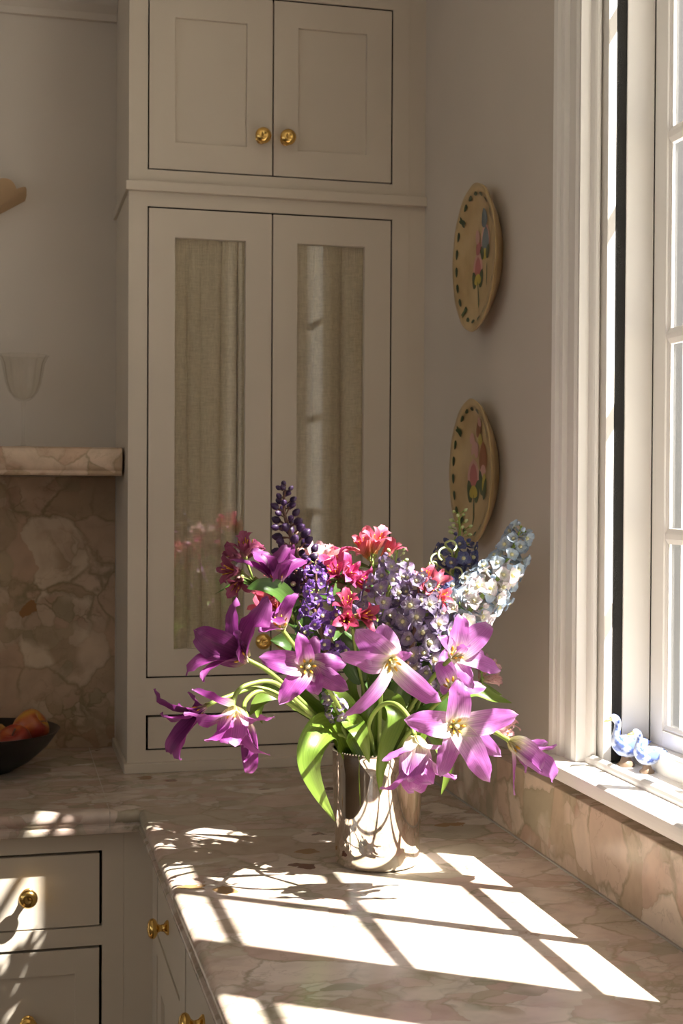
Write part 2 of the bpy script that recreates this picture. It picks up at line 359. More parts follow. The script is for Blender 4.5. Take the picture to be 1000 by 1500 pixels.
def struct(name, mb, mat, loc=(0,0,0), label=None): return solid(name, mb, mat, loc, label, None, None, 'structure')

def catmull(P, n=8):
    P = [Vector(p) for p in P]; Q = [P[0]*2-P[1]] + P + [P[-1]*2-P[-2]]; out = []
    for i in range(1, len(Q)-2):
        a, b, c, d = Q[i-1], Q[i], Q[i+1], Q[i+2]
        for k in range(n):
            t = k/n; out.append(.5*((2*b)+(c-a)*t+(2*a-5*b+4*c-d)*t*t+(3*b-a-3*c+d)*t**3))
    out.append(P[-1]); return out

# ------------------------------------------------------------------ room shell
YR, XL = -5.2, -4.6       # wall behind the camera, far left wall
struct('floor', MB().box(XL-.2, .25, YR-.2, .5, FL-.1, FL), 'oak_floor')
struct('ceiling', MB().box(XL-.2, .25, YR-.2, .5, CE, CE+.1), 'ceiling_paint')
struct('wall_back', MB().box(XL-.2, XW, YB, YB+.2, FL, CE), 'wall_paint')
WY0, WY1, WZ0, WZ1 = -.862, -2.56, .14, 1.66       # window opening in the window wall
XO = .24
mbw = MB().box(XW, XO, WY0, YB+.2, FL, CE).box(XW, XO, WY1, WY0, FL, WZ0).box(XW, XO, WY1, WY0, WZ1, CE).box(XW, XO, YR-.2, WY1, FL, CE)
struct('wall_right', mbw, 'wall_paint')
# unseen far walls behind and left of the camera; openings added for fill light
def wall_open(name, axis, c0, c1, a0, a1, holes, z0, z1):
    b = MB(); edges = sorted(holes); cur = a0
    bx = (lambda p, q, u, v: b.box(c0, c1, p, q, u, v)) if axis == 'X' else (lambda p, q, u, v: b.box(p, q, c0, c1, u, v))
    for h0, h1 in edges:
        bx(cur, h0, FL, CE); bx(h0, h1, FL, z0); bx(h0, h1, z1, CE); cur = h1
    bx(cur, a1, FL, CE); struct(name, b, 'wall_paint')
wall_open('wall_left', 'X', XL-.2, XL, YR, YB, [(-4.7, -2.9), (-2.5, -.7)], .35, 1.6)
wall_open('wall_rear', 'Y', YR-.2, YR, XL, .3, [(-4.2, -2.6)], .45, 1.6)
# cornice on the back wall
cor = [(YB, 1.66), (YB-.012, 1.66), (YB-.014, 1.675), (YB-.03, 1.69), (YB-.05, 1.73), (YB-.075, 1.765), (YB-.09, 1.772), (YB-.09, CE), (YB, CE)]
struct('trim_1', MB().prism(cor, -3.0, -.601, 'X'), 'wall_paint')
# terrace outside
solid('terrace', MB().box(.30, 14, -12, 8, FL-.25, FL-.15), 'terrace_stone', (5, -2, FL-.15), kind='structure')

# ------------------------------------------------------------------ window
win = thing('window_1', (XW, -1.7, WZ0), None, None, kind='structure')
T = 'trim_paint'
# moulded casing on the wall: profile across Y (opening edge at WY0), extruded up
def casing_profile(sign, y):   # sign +1: far side
    q = [(0, XW), (0, .024), (.006, .021), (.030, .021), (.034, .026), (.040, .026), (.044, .018), (.052, .016), (.056, .022), (.060, .022), (.064, .014), (.075, .012), (.080, .016), (.080, XW)]
    return [(x, y+sign*d) for d, x in q]
c = MB(); pf = casing_profile(1, WY0)
c.prism([(x, y) for x, y in pf], .165, WZ1+.09, 'Z'); part(win, 'casing', c, T)
c = MB(); c.prism(casing_profile(-1, WY1), .165, WZ1+.09, 'Z'); part(win, 'casing', c, T)
c = MB(); c.prism([(x, z) for x, z in [(x, WZ1+(y-WY0)) for x, y in pf]], WY1, WY0, 'Y'); part(win, 'head_casing', c, T)
# jambs and frame liner
for y0, y1, s in ((WY0, WY0-.006, 1), (WY1, WY1+.006, -1)):
    j = MB().box(.024, XO-.02, y0, y1, .14, WZ1)
    j.box(.058, .072, y0, y0-.033*s, .165, WZ1, .002).box(.090, .136, y0, y0-.033*s, .165, WZ1, .001)
    # rounded stop
    st = [(.049+.009*math.cos(a), y0-.019*s*math.sin(a)) for a in [math.pi*k/10 for k in range(11)]]
    j.prism([(x, y) for x, y in st], .165, WZ1, 'Z')
    part(win, 'jamb', j, T)
    part(win, 'screen_track', MB().box(.072, .090, y0-.004*s, y0-.0305*s, .168, WZ1), 'black_fabric', label='black woven pile strip in the screen track')
    ex = MB().box(.1525, .182, y0, y0-.045*s, .14, WZ1); part(win, 'exterior_jamb', ex, 'exterior_grey', label='dark grey exterior jamb')
part(win, 'head_jamb', MB().box(.024, XO-.02, WY1, WY0, WZ1-.03, WZ1), T)
# stool with rounded nose, track bead, raised sub-sill
nz = [(.02, .138), (-.006, .138), (-.010, .142)] + [(-.011-.006*math.sin(a)*.3, .1515-.011*math.cos(a)) for a in [math.pi*k/6 for k in range(1, 6)]] + [(-.008, .1645), (.02, .165), (.12, .165), (.12, .138)]
part(win, 'stool', MB().prism(nz, WY1-.1, WY0+.09, 'Y'), T)
bd = [(.047+.0085*math.cos(a), .165+.013*math.sin(a)) for a in [math.pi*k/8 for k in range(9)]]
part(win, 'sill_bead', MB().prism(bd, WY1+.01, WY0-.006, 'Y'), T)
part(win, 'sub_sill', MB().box(.110, XO, WY1, WY0, .139, .197, .003), T)
part(win, 'exterior_sill', MB().box(XO, XO+.05, WY1, WY0, .10, .16), 'exterior_grey')
# two sashes
SX0, SX1, GX = .137, .152, .1465
BARZ = [.522, .830, 1.138, 1.446]
def sash(y0, y1, bars):   # y0 far edge, y1 near edge (more negative)
    gw0, gw1 = y0-.040, y1+.075
    s = MB()
    s.box(SX0, SX1, gw0, y0, .197, WZ1-.03, .002).box(SX0, SX1, y1, gw1, .197, WZ1-.03, .002)
    s.box(SX0, SX1, gw1, gw0, .197, .222, .002).box(SX0, SX1, gw1, gw0, WZ1-.09, WZ1-.03, .002)
    # glazing bevels
    for z0, z1 in ((.222, .230),): s.prism([(SX0+.004, z0), (SX0+.004, z0+.004), (GX-.003, z0+.009), (GX-.003, z0)], gw1, gw0, 'Y')
    s.prism([(SX0+.003, gw0+.001), (SX0+.004, gw0-.001), (GX-.003, gw0-.003), (GX-.003, gw0+.001)], .222, WZ1-.09, 'Z')
    s.prism([(SX0+.006, gw0-.001), (SX0+.008, gw0-.003), (GX-.003, gw0-.006), (GX-.003, gw0-.001)], .222, WZ1-.09, 'Z')
    so_ = part(win, 'sash', s, T)
    half = .012
    for z in BARZ:
        b = MB(); pr = [(SX0+.003, z-.004), (SX0+.003, z+.004), (GX-.003, z+half), (GX+.006, z+half), (GX+.006, z-half), (GX-.003, z-half)]
        part(so_, 'muntin', b.prism(pr, gw1, gw0, 'Y'), T)
    for y in bars:
        b = MB(); pr = [(SX0+.004, y-.004), (SX0+.004, y+.004), (GX-.003, y+half), (GX+.005, y+half), (GX+.005, y-half), (GX-.003, y-half)]
        part(so_, 'muntin', b.prism(pr, .222, WZ1-.09, 'Z'), T)
    ys = [gw0]+bars+[gw1]; zs = [.222]+BARZ+[WZ1-.09]
    for a, b_ in zip(ys, ys[1:]):
        for p, q in zip(zs, zs[1:]):
            part(so_, 'window_pane', MB().box(GX-.0015, GX+.0015, b_, a, p, q), 'window_glass')
sash(-.895, -1.678, [-1.147, -1.384])
sash(-1.757, WY1+.033, [-2.02, -2.25])
part(win, 'mullion_post', MB().box(.110, .20, -1.758, -1.677, .165, WZ1, .002), T)

# ------------------------------------------------------------------ marble: worktop, splashbacks, ledge
XE, YF = -.607, -.340
top = thing('worktop', (-.4, -.2, -.042), 'polished pink and cream breccia marble worktop turning the corner', 'worktop')
# front edge profile (d outwards, z): eased ogee
prof = [(-.030, 0), (-.010, 0), (-.004, -.002), (0, -.007), (.001, -.013), (-.001, -.019), (-.005, -.023), (-.005, -.027), (.000, -.030), (.001, -.035), (-.001, -.040), (-.006, -.042), (-.030, -.042)]
SEAM = -.660
e = MB(); e.box(XE+.03, XW, -2.75, YB, -.042, 0); e.box(SEAM+.0004, XE+.03, YF+.03, YB, -.042, 0)
# right run edge: outward = -X ; mitred at inner corner
rows = [[Vector((XE-d, YF-d, z)) for d, z in prof], [Vector((XE-d, -2.75, z)) for d, z in prof]]
e.grid(rows)
rows = [[Vector((SEAM+.0004, YF-d, z)) for d, z in prof], [Vector((XE-d, YF-d, z)) for d, z in prof]]
e.grid(rows)
part(top, 'slab', e, 'marble_top', True, 40)
e = MB(); e.box(-2.6, SEAM-.0004, YF+.03, YB, -.042, 0); rows = [[Vector((-2.6, YF-d, z)) for d, z in prof], [Vector((SEAM-.0004, YF-d, z)) for d, z in prof]]; e.grid(rows)
part(top, 'slab', e, 'marble_top', True, 40)
part(top, 'joint', MB().box(SEAM-.0005, SEAM+.0005, YF-.0, YB, -.04, .0003), 'grout')
sp = thing('splashback', (.02, -1.4, 0), 'low rosy breccia marble upstand running under the window sill', 'splashback')
part(sp, 'marble_panel', MB().box(0, XW, -2.75, -.0155, .0015, .121, .002), 'marble_splash')
part(sp, 'grout_line', MB().box(-.003, 0, -2.75, -.0155, .0, .0022), 'grout')
bs = thing('splashback', (-1.2, YB, 0), 'tall breccia marble splashback behind the fruit bowl', 'splashback')
part(bs, 'marble_panel', MB().box(-2.6, -.602, YB-.022, YB-.002, .001, .619), 'marble_back')
lg = thing('marble_ledge', (-1.2, .2, .62), 'thick breccia marble wall ledge carrying the stemmed glass', 'shelf')
lp = [(YB, .620), (.078, .620), (.074, .624), (.074, .630), (.070, .633), (.066, .640), (.064, .655), (.066, .668), (.072, .676), (.082, .680), (YB, .680)]
part(lg, 'marble_slab', MB().prism(lp, -2.4, -.606, 'X'), 'marble_ledge', True, 30)

# ------------------------------------------------------------------ knobs
def knob_mesh(axis):
    b = MB(); pr = [(.0, .0), (.0125, .0), (.0125, .003), (.010, .005), (.0065, .008), (.0055, .014), (.008, .018), (.0145, .021), (.0172, .025), (.0165, .030), (.012, .034), (.006, .0355), (.0045, .0345), (.0, .0345)]
    b.lathe(pr, (0,0,0), 20, axis); return b.mesh('knob', ['brass'], (0,0,0), True, 50)
KNY, KNX = knob_mesh('-Y'), knob_mesh('-X')
def knob(parent, loc, data=KNY): return link('knob', data, parent, Matrix.Translation(Vector(loc)-org(parent)))

def slab_front(mb, ax, a0, a1, z0, z1, face, panel=None, depth=.020, dirn=1):
    """door/drawer front in plane ax ('Y' -> lies in XZ); panel=(a0,a1,z0,z1) recessed field is left open"""
    def bx(p, q, u, v, d0=0., d1=None):
        d1 = depth if d1 is None else d1
        if ax == 'Y': mb.box(p, q, face+d0, face+d1, u, v, .0012)
        else: mb.box(face+d0, face+d1, p, q, u, v, .0012)
    if panel is None: bx(a0, a1, z0, z1); return
    p0, p1, q0, q1 = panel
    bx(a0, p0, z0, z1); bx(p1, a1, z0, z1); bx(p0-.002, p1+.002, z0, q0); bx(p0-.002, p1+.002, q1, z1)

# ------------------------------------------------------------------ tall dresser cupboard standing on the worktop
P = 'cabinet_paint'
hut = thing('dresser_cupboard', (-.28, .16, 0), 'tall greige painted cupboard with glazed doors standing on the worktop', 'cupboard')
car = MB().box(-.600, -.582, .018, YB, 0, CE).box(.005, .023, .018, YB, 0, CE).box(-.582, .005, YB-.012, YB, 0, CE)
for z in (.0, .15, 1.20, CE-.02): car.box(-.582, .005, .024, YB-.012, z, z+.018)
part(hut, 'carcass', car, P)
OL, OR = -.5610, -.0325          # door openings
ff = MB()
for z0, z1 in ((0, .157), (.157, 1.2195), (1.2195, CE)):
    ff.box(-.600, OL, 0, .022, z0, z1, .0006); ff.box(OR, .0055, 0, .022, z0, z1, .0006)
ff.box(.0055, XW, .0012, .02, 0, CE)
for z0, z1 in ((0, .0450), (.1190, .1962), (1.1800, 1.2560), (1.6325, CE)): ff.box(OL-.001, OR+.001, 0, .022, z0, z1)
part(hut, 'face_frame', ff, P)
lin = MB()  # black strips and sheets that paint the shade in the front gaps
for z0, z1 in ((.045, .119), (.196, 1.18), (1.256, 1.633)): lin.box(OL, OL+.0012, .004, .022, z0, z1).box(OR-.0012, OR, .004, .022, z0, z1).box(OL, OR, .004, .022, z1-.0012, z1).box(OL, OR, .004, .022, z0, z0+.0012)
lin.box(OL, OR, .0265, .0275, .046, .118).box(OL, OR, .0265, .0275, 1.257, 1.632).box(-.300, -.292, .0265, .0275, .197, 1.179)
part(hut, 'gap_shade_lining', lin, 'gap_shade_paint', label='black lining painted as shade in the gaps around the inset doors')
part(hut, 'waist_moulding', MB().box(-.607, XW, -.014, .003, 1.2095, 1.2300, .002).box(-.607, -.598, .002, YB, 1.2095, 1.2300, .002), P)
part(hut, 'plinth', MB().box(-.6075, XW, -.015, .002, 0, .0205, .002).box(-.6075, -.598, .0, YB, 0, .0205, .002), P)
part(hut, 'corner_bead', MB().box(-.604, -.599, YB-.02, YB-.002, .02, .62), 'trim_paint')
G = .0030
CX = -.2965
def door_pair(z0, z1, pz0, pz1, panels, glazed):
    for k, (a0, a1) in enumerate(((OL+G, CX-G/2), (CX+G/2, OR-G))):
        p0, p1 = panels[k]
        b = MB(); slab_front(b, 'Y', a0, a1, z0+G, z1-G, .0005, (p0, p1, pz0, pz1), .021)
        d = part(hut, 'glazed_door' if glazed else 'panelled_door', b, P)
        if not glazed:
            part(d, 'door_panel', MB().box(p0-.004, p1+.004, .008, .016, pz0-.004, pz1+.004), P)
            knob(d, (-.322 if k == 0 else -.269, .0005, 1.336))
        else:
            part(d, 'glass_pane', MB().box(p0-.004, p1+.004, .0095, .0125, pz0-.004, pz1+.004), 'cabinet_glass')
            knob(d, (-.317 if k == 0 else -.276, .0005, .271))
            # gathered linen curtain on a wire
            rnd = random.Random(4+k); rows = []; NX, NZ = 160, 36
            wd = p1-p0+.02
            cuts = [0.]
            while cuts[-1] < 1: cuts.append(cuts[-1]+rnd.uniform(.18, .42))
            cuts = [-.04]+[c_/cuts[-1]*1.04 for c_ in cuts[1:]]
            ph = [rnd.uniform(0, 6.28) for _ in cuts]
            dp = [rnd.uniform(.25, 1.0) for _ in cuts]
            for i in range(NZ+1):
                t = i/NZ; z = pz1+.006-(pz1-pz0+.03)*t; row = []
                soft = min(1, .25+t*6)
                cc = [c_+.022*math.sin(t*2.2+q)*min(1, t*2) for c_, q in zip(cuts, ph)]
                for j in range(NX+1):
                    u = j/NX; k2 = max(q for q in range(len(cc)-1) if cc[q] <= u or q == 0); s_ = min(1, max(0, (u-cc[k2])/(cc[k2+1]-cc[k2])))
                    edge = dp[k2]*(1-s_)+dp[k2+1]*s_
                    y = .0150 + .034*edge*soft*(1-math.sin(PI*s_)**.55) + .0012*math.sin(u*210+ph[0])*math.exp(-t*22) + .0006*math.sin(u*60+ph[1]+t)
                    row.append((p0-.01+wd*u, y, z))
                rows.append(row)
            cu = part(d, 'linen_curtain', MB().grid(rows), 'linen', True, 180, 'gathered oatmeal linen curtain behind the glass')
            part(d, 'curtain_rod', MB().tube([(p0-.01, .0155, pz1+.006), (p1+.01, .0155, pz1+.006)], .002), 'brass')
door_pair(1.2560, 1.6325, 1.316, 1.575, ((-.504, -.353), (-.242, -.0915)), False)
door_pair(.1962, 1.1800, .256, 1.1175, ((-.503, -.354), (-.242, -.0935)), True)
part(hut, 'drawer_front', MB().box(OL+.0048, OR-G, .001, .021, .045+G, .119-.0048, .0012), P)
# the back inside the glazed part, so the curtain has something behind it
part(hut, 'inner_back', MB().box(-.58, .004, .20, .205, .17, 1.2), 'linen')

# ------------------------------------------------------------------ base units under the worktop
def base_unit_y(x0, x1, label):
    """drawer bank of the back run, face in the plane Y=-.306"""
    F = -.306; t = thing('drawer_unit', ((x0+x1)/2, 0, FL), label, 'cabinet')
    a0, a1 = x0+.0555, x1-.039
    bz = [(-.0785, -.2205), (-.2545, -.5205), (-.5545, -.8000)]
    f = MB().box(x0, a0, F, F+.02, FL+.09, -.042, .0006).box(a1, x1, F, F+.02, FL+.09, -.042, .0006)
    zs = [-.042] + [z for p in bz for z in p] + [FL+.09]
    for k in range(0, len(zs), 2): f.box(a0-.001, a1+.001, F, F+.02, zs[k+1], zs[k])
    part(t, 'face_frame', f, P)
    part(t, 'carcass', MB().box(x0+.001, x1-.001, F+.026, YB-.005, FL+.09, -.043), P)
    part(t, 'gap_shade_sheet', MB().box(a0, a1, F+.0225, F+.0255, FL+.12, -.07), 'gap_shade_paint')  # black sheet added as painted shade behind the drawer gaps
    part(t, 'toe_kick', MB().box(x0, x1, F+.06, YB-.01, FL, FL+.09), P)
    for k, (zt, zb) in enumerate(bz):
        b = MB(); g = .0032
        pan = None if k == 0 else (a0+.05, a1-.05, zb+.052, zt-.052)
        slab_front(b, 'Y', a0+g, a1-.0052, zb+.0026, zt-.0058, F+.0022, pan, .019)
        d = part(t, 'drawer', b, P)
        if pan: part(d, 'drawer_panel', MB().box(pan[0]-.004, pan[1]+.004, F+.007, F+.015, pan[2]-.004, pan[3]+.004), P)
        knob(d, ((a0+a1)/2, F+.0015, (zt+zb)/2-.004 if k == 0 else (zt+zb)/2))
base_unit_y(-.995, -.632, 'painted drawer bank beside the inner corner, its top drawers sunlit')
base_unit_y(-1.358, -.9955, 'painted drawer bank farther along the back wall, away from the corner')
XF = -.578
corner = thing('corner_filler', (-.6, -.32, FL), 'painted filler post in the inner corner of the base units', 'cabinet')
part(corner, 'filler_panel', MB().box(-.6318, XF, -.306, -.286, FL+.09, -.042).box(XF, XF+.02, -.345, -.306, FL+.09, -.042), P)
def base_unit_x(y0, y1, label):
    t = thing('base_unit', (-.3, (y0+y1)/2, FL), label, 'cabinet')
    a0, a1 = y0+.032, y1-.032
    f = MB().box(XF, XF+.02, y0, a0, FL+.09, -.042, .0006).box(XF, XF+.02, a1, y1, FL+.09, -.042, .0006)
    for z0, z1 in ((-.0785, -.042), (-.2545, -.2205), (FL+.09, -.80)): f.box(XF, XF+.02, a0-.001, a1+.001, z0, z1)
    part(t, 'face_frame', f, P)
    part(t, 'carcass', MB().box(XF+.026, 0, y0+.001, y1-.001, FL+.09, -.043), P)
    part(t, 'gap_shade_sheet', MB().box(XF+.0225, XF+.0255, a0, a1, FL+.12, -.07), 'gap_shade_paint')  # black sheet behind drawer and door, its colour replacing gap shade
    part(t, 'toe_kick', MB().box(XF+.06, 0, y0, y1, FL, FL+.09), P)
    b = MB(); slab_front(b, 'X', a0+.003, a1-.003, -.2205+.003, -.0785-.003, XF+.0015, None, .019); d = part(t, 'drawer', b, P)
    knob(d, (XF+.0015, (y0+y1)/2, -.155), KNX)
    pan = (a0+.055, a1-.055, -.745, -.31)
    b = MB(); slab_front(b, 'X', a0+.003, a1-.003, -.797, -.2575, XF+.0015, pan, .019); d = part(t, 'cupboard_door', b, P)
    part(d, 'door_panel', MB().box(XF+.008, XF+.016, pan[0]-.004, pan[1]+.004, pan[2]-.004, pan[3]+.004), P)
    knob(d, (XF+.0015, a0+.03, -.30), KNX)
base_unit_x(-.742, -.3455, 'painted base cabinet under the window run, next to the inner corner')
base_unit_x(-1.202, -.7425, 'painted base cabinet under the window run, second from the inner corner')
base_unit_x(-1.980, -1.2025, 'painted base cabinet under the window run, third from the inner corner')
base_unit_x(-2.745, -1.9805, 'painted base cabinet at the end of the window run')

# ------------------------------------------------------------------ wall plates
def plate(cy, cz, label, design):
    """oval pottery charger hung on the window wall, face towards -X, turned slightly outwards at the rim"""
    t = thing('wall_plate', (XW, cy, cz), label, 'plate')
    HY, HZ = .121, .139
    prof = [(.0, .020), (.35, .020), (.62, .021), (.72, .023), (.80, .026), (.90, .031), (.985, .0345), (1.0, .033), (.985, .029), (.90, .022), (.75, .010), (.60, .001), (.0, .001)]
    def pt(r, a, d):
        sc = 1 + (.006*math.cos(12*a) if r > .85 else 0)
        return Vector((XW-d, cy+HY*r*sc*math.cos(a), cz+HZ*r*sc*math.sin(a)))
    b = MB(); rows = [[pt(max(r, .001), 2*math.pi*j/72, d) for j in range(72)] for r, d in prof]
    b.grid(rows, closed=True); part(t, 'dish', b, 'cream_pottery', True, 60)
    def depth(r):
        for (r0_, d0), (r1_, d1) in zip(prof, prof[1:]):
            if r0_ <= r <= r1_ and d1 >= d0: return d0+(d1-d0)*(r-r0_)/(r1_-r0_)
        return .034
    lay = [0]
    def stroke(u, v, w, h, ang, mat, name):
        lay[0] += 1
        """a painted leaf-shaped brush mark laid on the glaze, centred at (u, v) of the unit plate"""
        b = MB(); N = 9; rows = []
        for i in range(N):
            s_ = -1+2*i/(N-1); wd = w*math.sqrt(max(0, 1-s_*s_))*(1-.25*s_)+.0005; row = []
            for q in (-1, -.33, .33, 1):
                uu = u + (q*wd*math.cos(ang) - s_*h*math.sin(ang)); vv = v + (q*wd*math.sin(ang) + s_*h*math.cos(ang))
                r = min(.97, math.hypot(uu, vv)); row.append(Vector((XW-depth(r)-.0005-.00009*min(lay[0], 20), cy-HY*uu, cz+HZ*vv)))
            rows.append(row)
        part(t, name, b.grid(rows), mat)
    for u, v, w, h, an, mt_, nm in design: stroke(u*1.15-.10, v*1.05, w*1.8, h*1.35, an, mt_, nm)
    # leaf border on the rim
    for k in range(22):
        a = 2*math.pi*k/22 + .1
        if k % 6 == 2:
            for da in (-.5, .5): stroke(.84*math.cos(a), .84*math.sin(a), .034, .085, a-math.pi/2+da, 'glaze_green', 'painted_leaf')
        else: stroke(.86*math.cos(a), .86*math.sin(a), .026, .075, a, 'glaze_green', 'painted_leaf')
# u grows towards the window side on the face as seen from the room
des1 = [(.02,-.10,.12,.15,0,'glaze_rose','painted_petal'), (.02,-.13,.075,.12,0,'glaze_pink','painted_petal'), (-.12,-.26,.05,.10,.6,'glaze_green','painted_leaf'), (.15,-.27,.05,.10,-.5,'glaze_green','painted_leaf'), (.02,-.27,.08,.06,0,'glaze_yellow','painted_leaf'),
        (.06,-.47,.012,.15,.25,'glaze_green','painted_stem'), (.32,.22,.11,.15,-.1,'glaze_rose','painted_petal'), (.33,.20,.085,.13,-.1,'glaze_blue','painted_petal'), (.30,.02,.07,.06,0,'glaze_yellow','painted_leaf'), (.20,.05,.04,.08,.7,'glaze_green','painted_leaf'), (.42,.04,.04,.08,-.7,'glaze_green','painted_leaf'),
        (.30,.48,.07,.10,.2,'glaze_blue','painted_petal'), (.05,.13,.06,.07,.3,'glaze_pink','painted_petal'), (.02,.28,.05,.08,.5,'glaze_rose','painted_petal'), (.40,-.25,.010,.12,0,'glaze_green','painted_stem')]
des2 = [(-.02,-.03,.15,.16,0,'glaze_rose','painted_petal'), (-.02,-.05,.10,.13,0,'glaze_pink','painted_petal'), (-.16,-.25,.06,.13,.5,'glaze_green','painted_leaf'), (.13,-.25,.06,.13,-.5,'glaze_green','painted_leaf'), (-.01,-.26,.10,.07,0,'glaze_yellow','painted_leaf'),
        (.02,-.50,.014,.17,.1,'glaze_green','painted_stem'), (.38,.18,.10,.16,0,'glaze_brown','painted_petal'), (.38,.02,.07,.06,0,'glaze_rose','painted_petal'), (.30,-.14,.05,.14,.4,'glaze_green','painted_leaf'), (.42,-.14,.045,.10,-.1,'glaze_yellow','painted_leaf'), (.46,-.22,.04,.12,-.4,'glaze_green','painted_leaf'),
        (.02,.32,.08,.06,.4,'glaze_rose','painted_petal'), (.12,.28,.05,.08,-.3,'glaze_rose','painted_petal'), (-.05,.44,.06,.06,0,'glaze_rose','painted_petal'), (.22,.55,.07,.07,.5,'glaze_brown','painted_petal'), (.28,.42,.05,.06,0,'glaze_yellow','painted_petal'), (.30,.64,.05,.05,0,'glaze_rose','painted_petal')]
plate(-.412, 1.031, 'cream pottery plate painted with a blue and a red flower, the upper of two', des1)
plate(-.400, .627, 'cream pottery plate painted with a pink tulip, hung below the other', des2)

# ------------------------------------------------------------------ porcelain geese on the sill
def goose(loc, s, rz, neck, label):
    t = thing('goose_figurine', loc, label, 'figurine'); t.rotation_euler = (0, 0, rz); t.scale = (s, s, s)
    # built facing -X in local units of metres for s=1 (height ~ .075)
    b = MB()
    sp_ = [(.036,.0,.036), (.030,0,.033), (.018,0,.030), (.004,0,.028), (-.009,0,.030), (-.018,0,.036), (-.0205,0,.044), (-.0185,0,.053), (-.0175,0,.061), (-.0205,0,.067), (-.026,0,.0695), (-.031,0,.0685)]
    rd = [.002, (.007,.006), (.0135,.012), (.0165,.0145), (.0155,.0135), (.0105,.0095), (.0065,.0062), (.0050,.0048), (.0050,.0048), (.0062,.0055), (.0056,.0050), .0028]
    pts = catmull(sp_, 4); rr = []
    rd2 = [r if isinstance(r, tuple) else (r, r) for r in rd]
    for i in range(len(pts)):
        k = min(i//4, len(rd2)-2); f_ = i/4-k
        rr.append(tuple(a*(1-f_)+c_*f_ for a, c_ in zip(rd2[k], rd2[k+1])))
    b.tube(pts, rr, 14)
    bo = link('body', b.mesh('body', ['goose_glaze'], (0,0,0), True, 180), t)
    link('beak', MB().tube([(-.030,0,.0685), (-.037,0,.0668), (-.043,0,.0662)], [.0027, .0019, .0008], 8).mesh('beak', ['beak_yellow'], (0,0,0), True, 180), t)
    for q in (-1, 1):
        w = MB(); rows = []
        for i in range(9):
            f_ = i/8; x = -.010+.042*f_; h = .0085*math.sin(PI*min(1, f_*.85+.15))
            rows.append([(x, q*(.0155*math.sin(PI*(.35+.4*(1-f_)))+.0015+.001*math.cos(a)), .031+.003*f_+h*math.sin(a)) for a in [-PI/2+PI*k/6 for k in range(7)]])
        link('wing', w.grid(rows).mesh('wing', ['porcelain_blue'], (0,0,0), True, 180), bo)
    link('feet', MB().lathe([(.0, 0), (.010, 0), (.0105, .003), (.007, .007), (.005, .014), (0, .014)], (-.001, 0, 0), 14, mod=lambda a, k: 1+.25*abs(math.cos(a))).mesh('feet', ['foot_brown'], (0,0,0), True, 60), t)
SZ = .165
goose((.088, -.915, SZ), 1.12, .35, 1, 'larger blue and white porcelain goose figurine on the window sill')
goose((.097, -.968, SZ), .92, .25, 1, 'smaller blue and white porcelain goose figurine beside the larger one')

# ------------------------------------------------------------------ stemmed glass, shell, fruit bowl
g = thing('stemmed_glass', (-.809, .2, .68), 'clear fluted stemmed glass standing on the marble ledge', 'glass')
flute = lambda a, k: 1+(.055*math.cos(12*a) if 2 < k < 15 else 0)
bow = [(.0, .101), (.010, .102), (.020, .108), (.030, .122), (.037, .142), (.041, .165), (.044, .185), (.050, .198), (.0535, .202), (.0525, .2025), (.0485, .198), (.0425, .184), (.0395, .165), (.0355, .142), (.0285, .123), (.018, .110), (.0, .104)]
part(g, 'bowl', MB().lathe([(r, z+.68) for r, z in bow], (-.809, .2, 0), 84, mod=flute), 'goblet_glass', True, 180)
part(g, 'stem', MB().lathe([(r, z+.68) for r, z in [(0, .004), (.006, .006), (.0035, .015), (.003, .05), (.0035, .085), (.006, .099), (.0, .101)]], (-.809, .2, 0), 16), 'goblet_glass', True, 180)
part(g, 'foot', MB().lathe([(r, z+.68) for r, z in [(0, .0005), (.034, .0005), (.035, .0015), (.030, .003), (.012, .005), (0, .0055)]], (-.809, .2, 0), 40), 'goblet_glass', True, 60)
# fluted clay shell on the back wall, only its tip reaches into view
sh = MB(); rows = []; NS, NR = 96, 12; cx, cz = -.945, 1.175
for i in range(NR+1):
    f_ = i/NR; row = []
    for j in range(NS+1):
        a = PI*j/NS; fl = 1+.045*abs(math.sin(6*a))*f_
        R_ = (.012+.128*f_)*fl
        x = cx+R_*math.cos(a); dep = .085*math.sin(PI/2*f_)*math.sin(a)**.8+.004*abs(math.sin(6*a))*f_
        z = cz+.012+.085*f_**1.4 - .05*math.cos(a)**2*f_**2*.4 + .012*abs(math.sin(6*a))*f_
        row.append((x, YB-.006-dep, z))
    rows.append(row)
sh.grid(rows)
rows2 = [[(x, min(YB-.002, y+.006), z-.010) for x, y, z in r] for r in rows]; sh.grid(rows2)
sh.grid([rows[-1], rows2[-1]])
solid('shell_bracket', sh, 'shell_clay', (cx, YB, cz), 'tan clay scallop shell fixed to the back wall', 'wall ornament', smooth=True, angle=60)
bc = Vector((-.885, .085, 0))
bowlp = [(.0, .0), (.055, .0), (.058, .003), (.090, .020), (.125, .050), (.150, .084), (.152, .086), (.149, .086), (.122, .055), (.085, .027), (.050, .012), (0, .010)]
solid('fruit_bowl', MB().lathe(bowlp, bc, 64), 'bowl_black', bc, 'wide black bowl of apples on the worktop in the corner', 'bowl', smooth=True, angle=50)
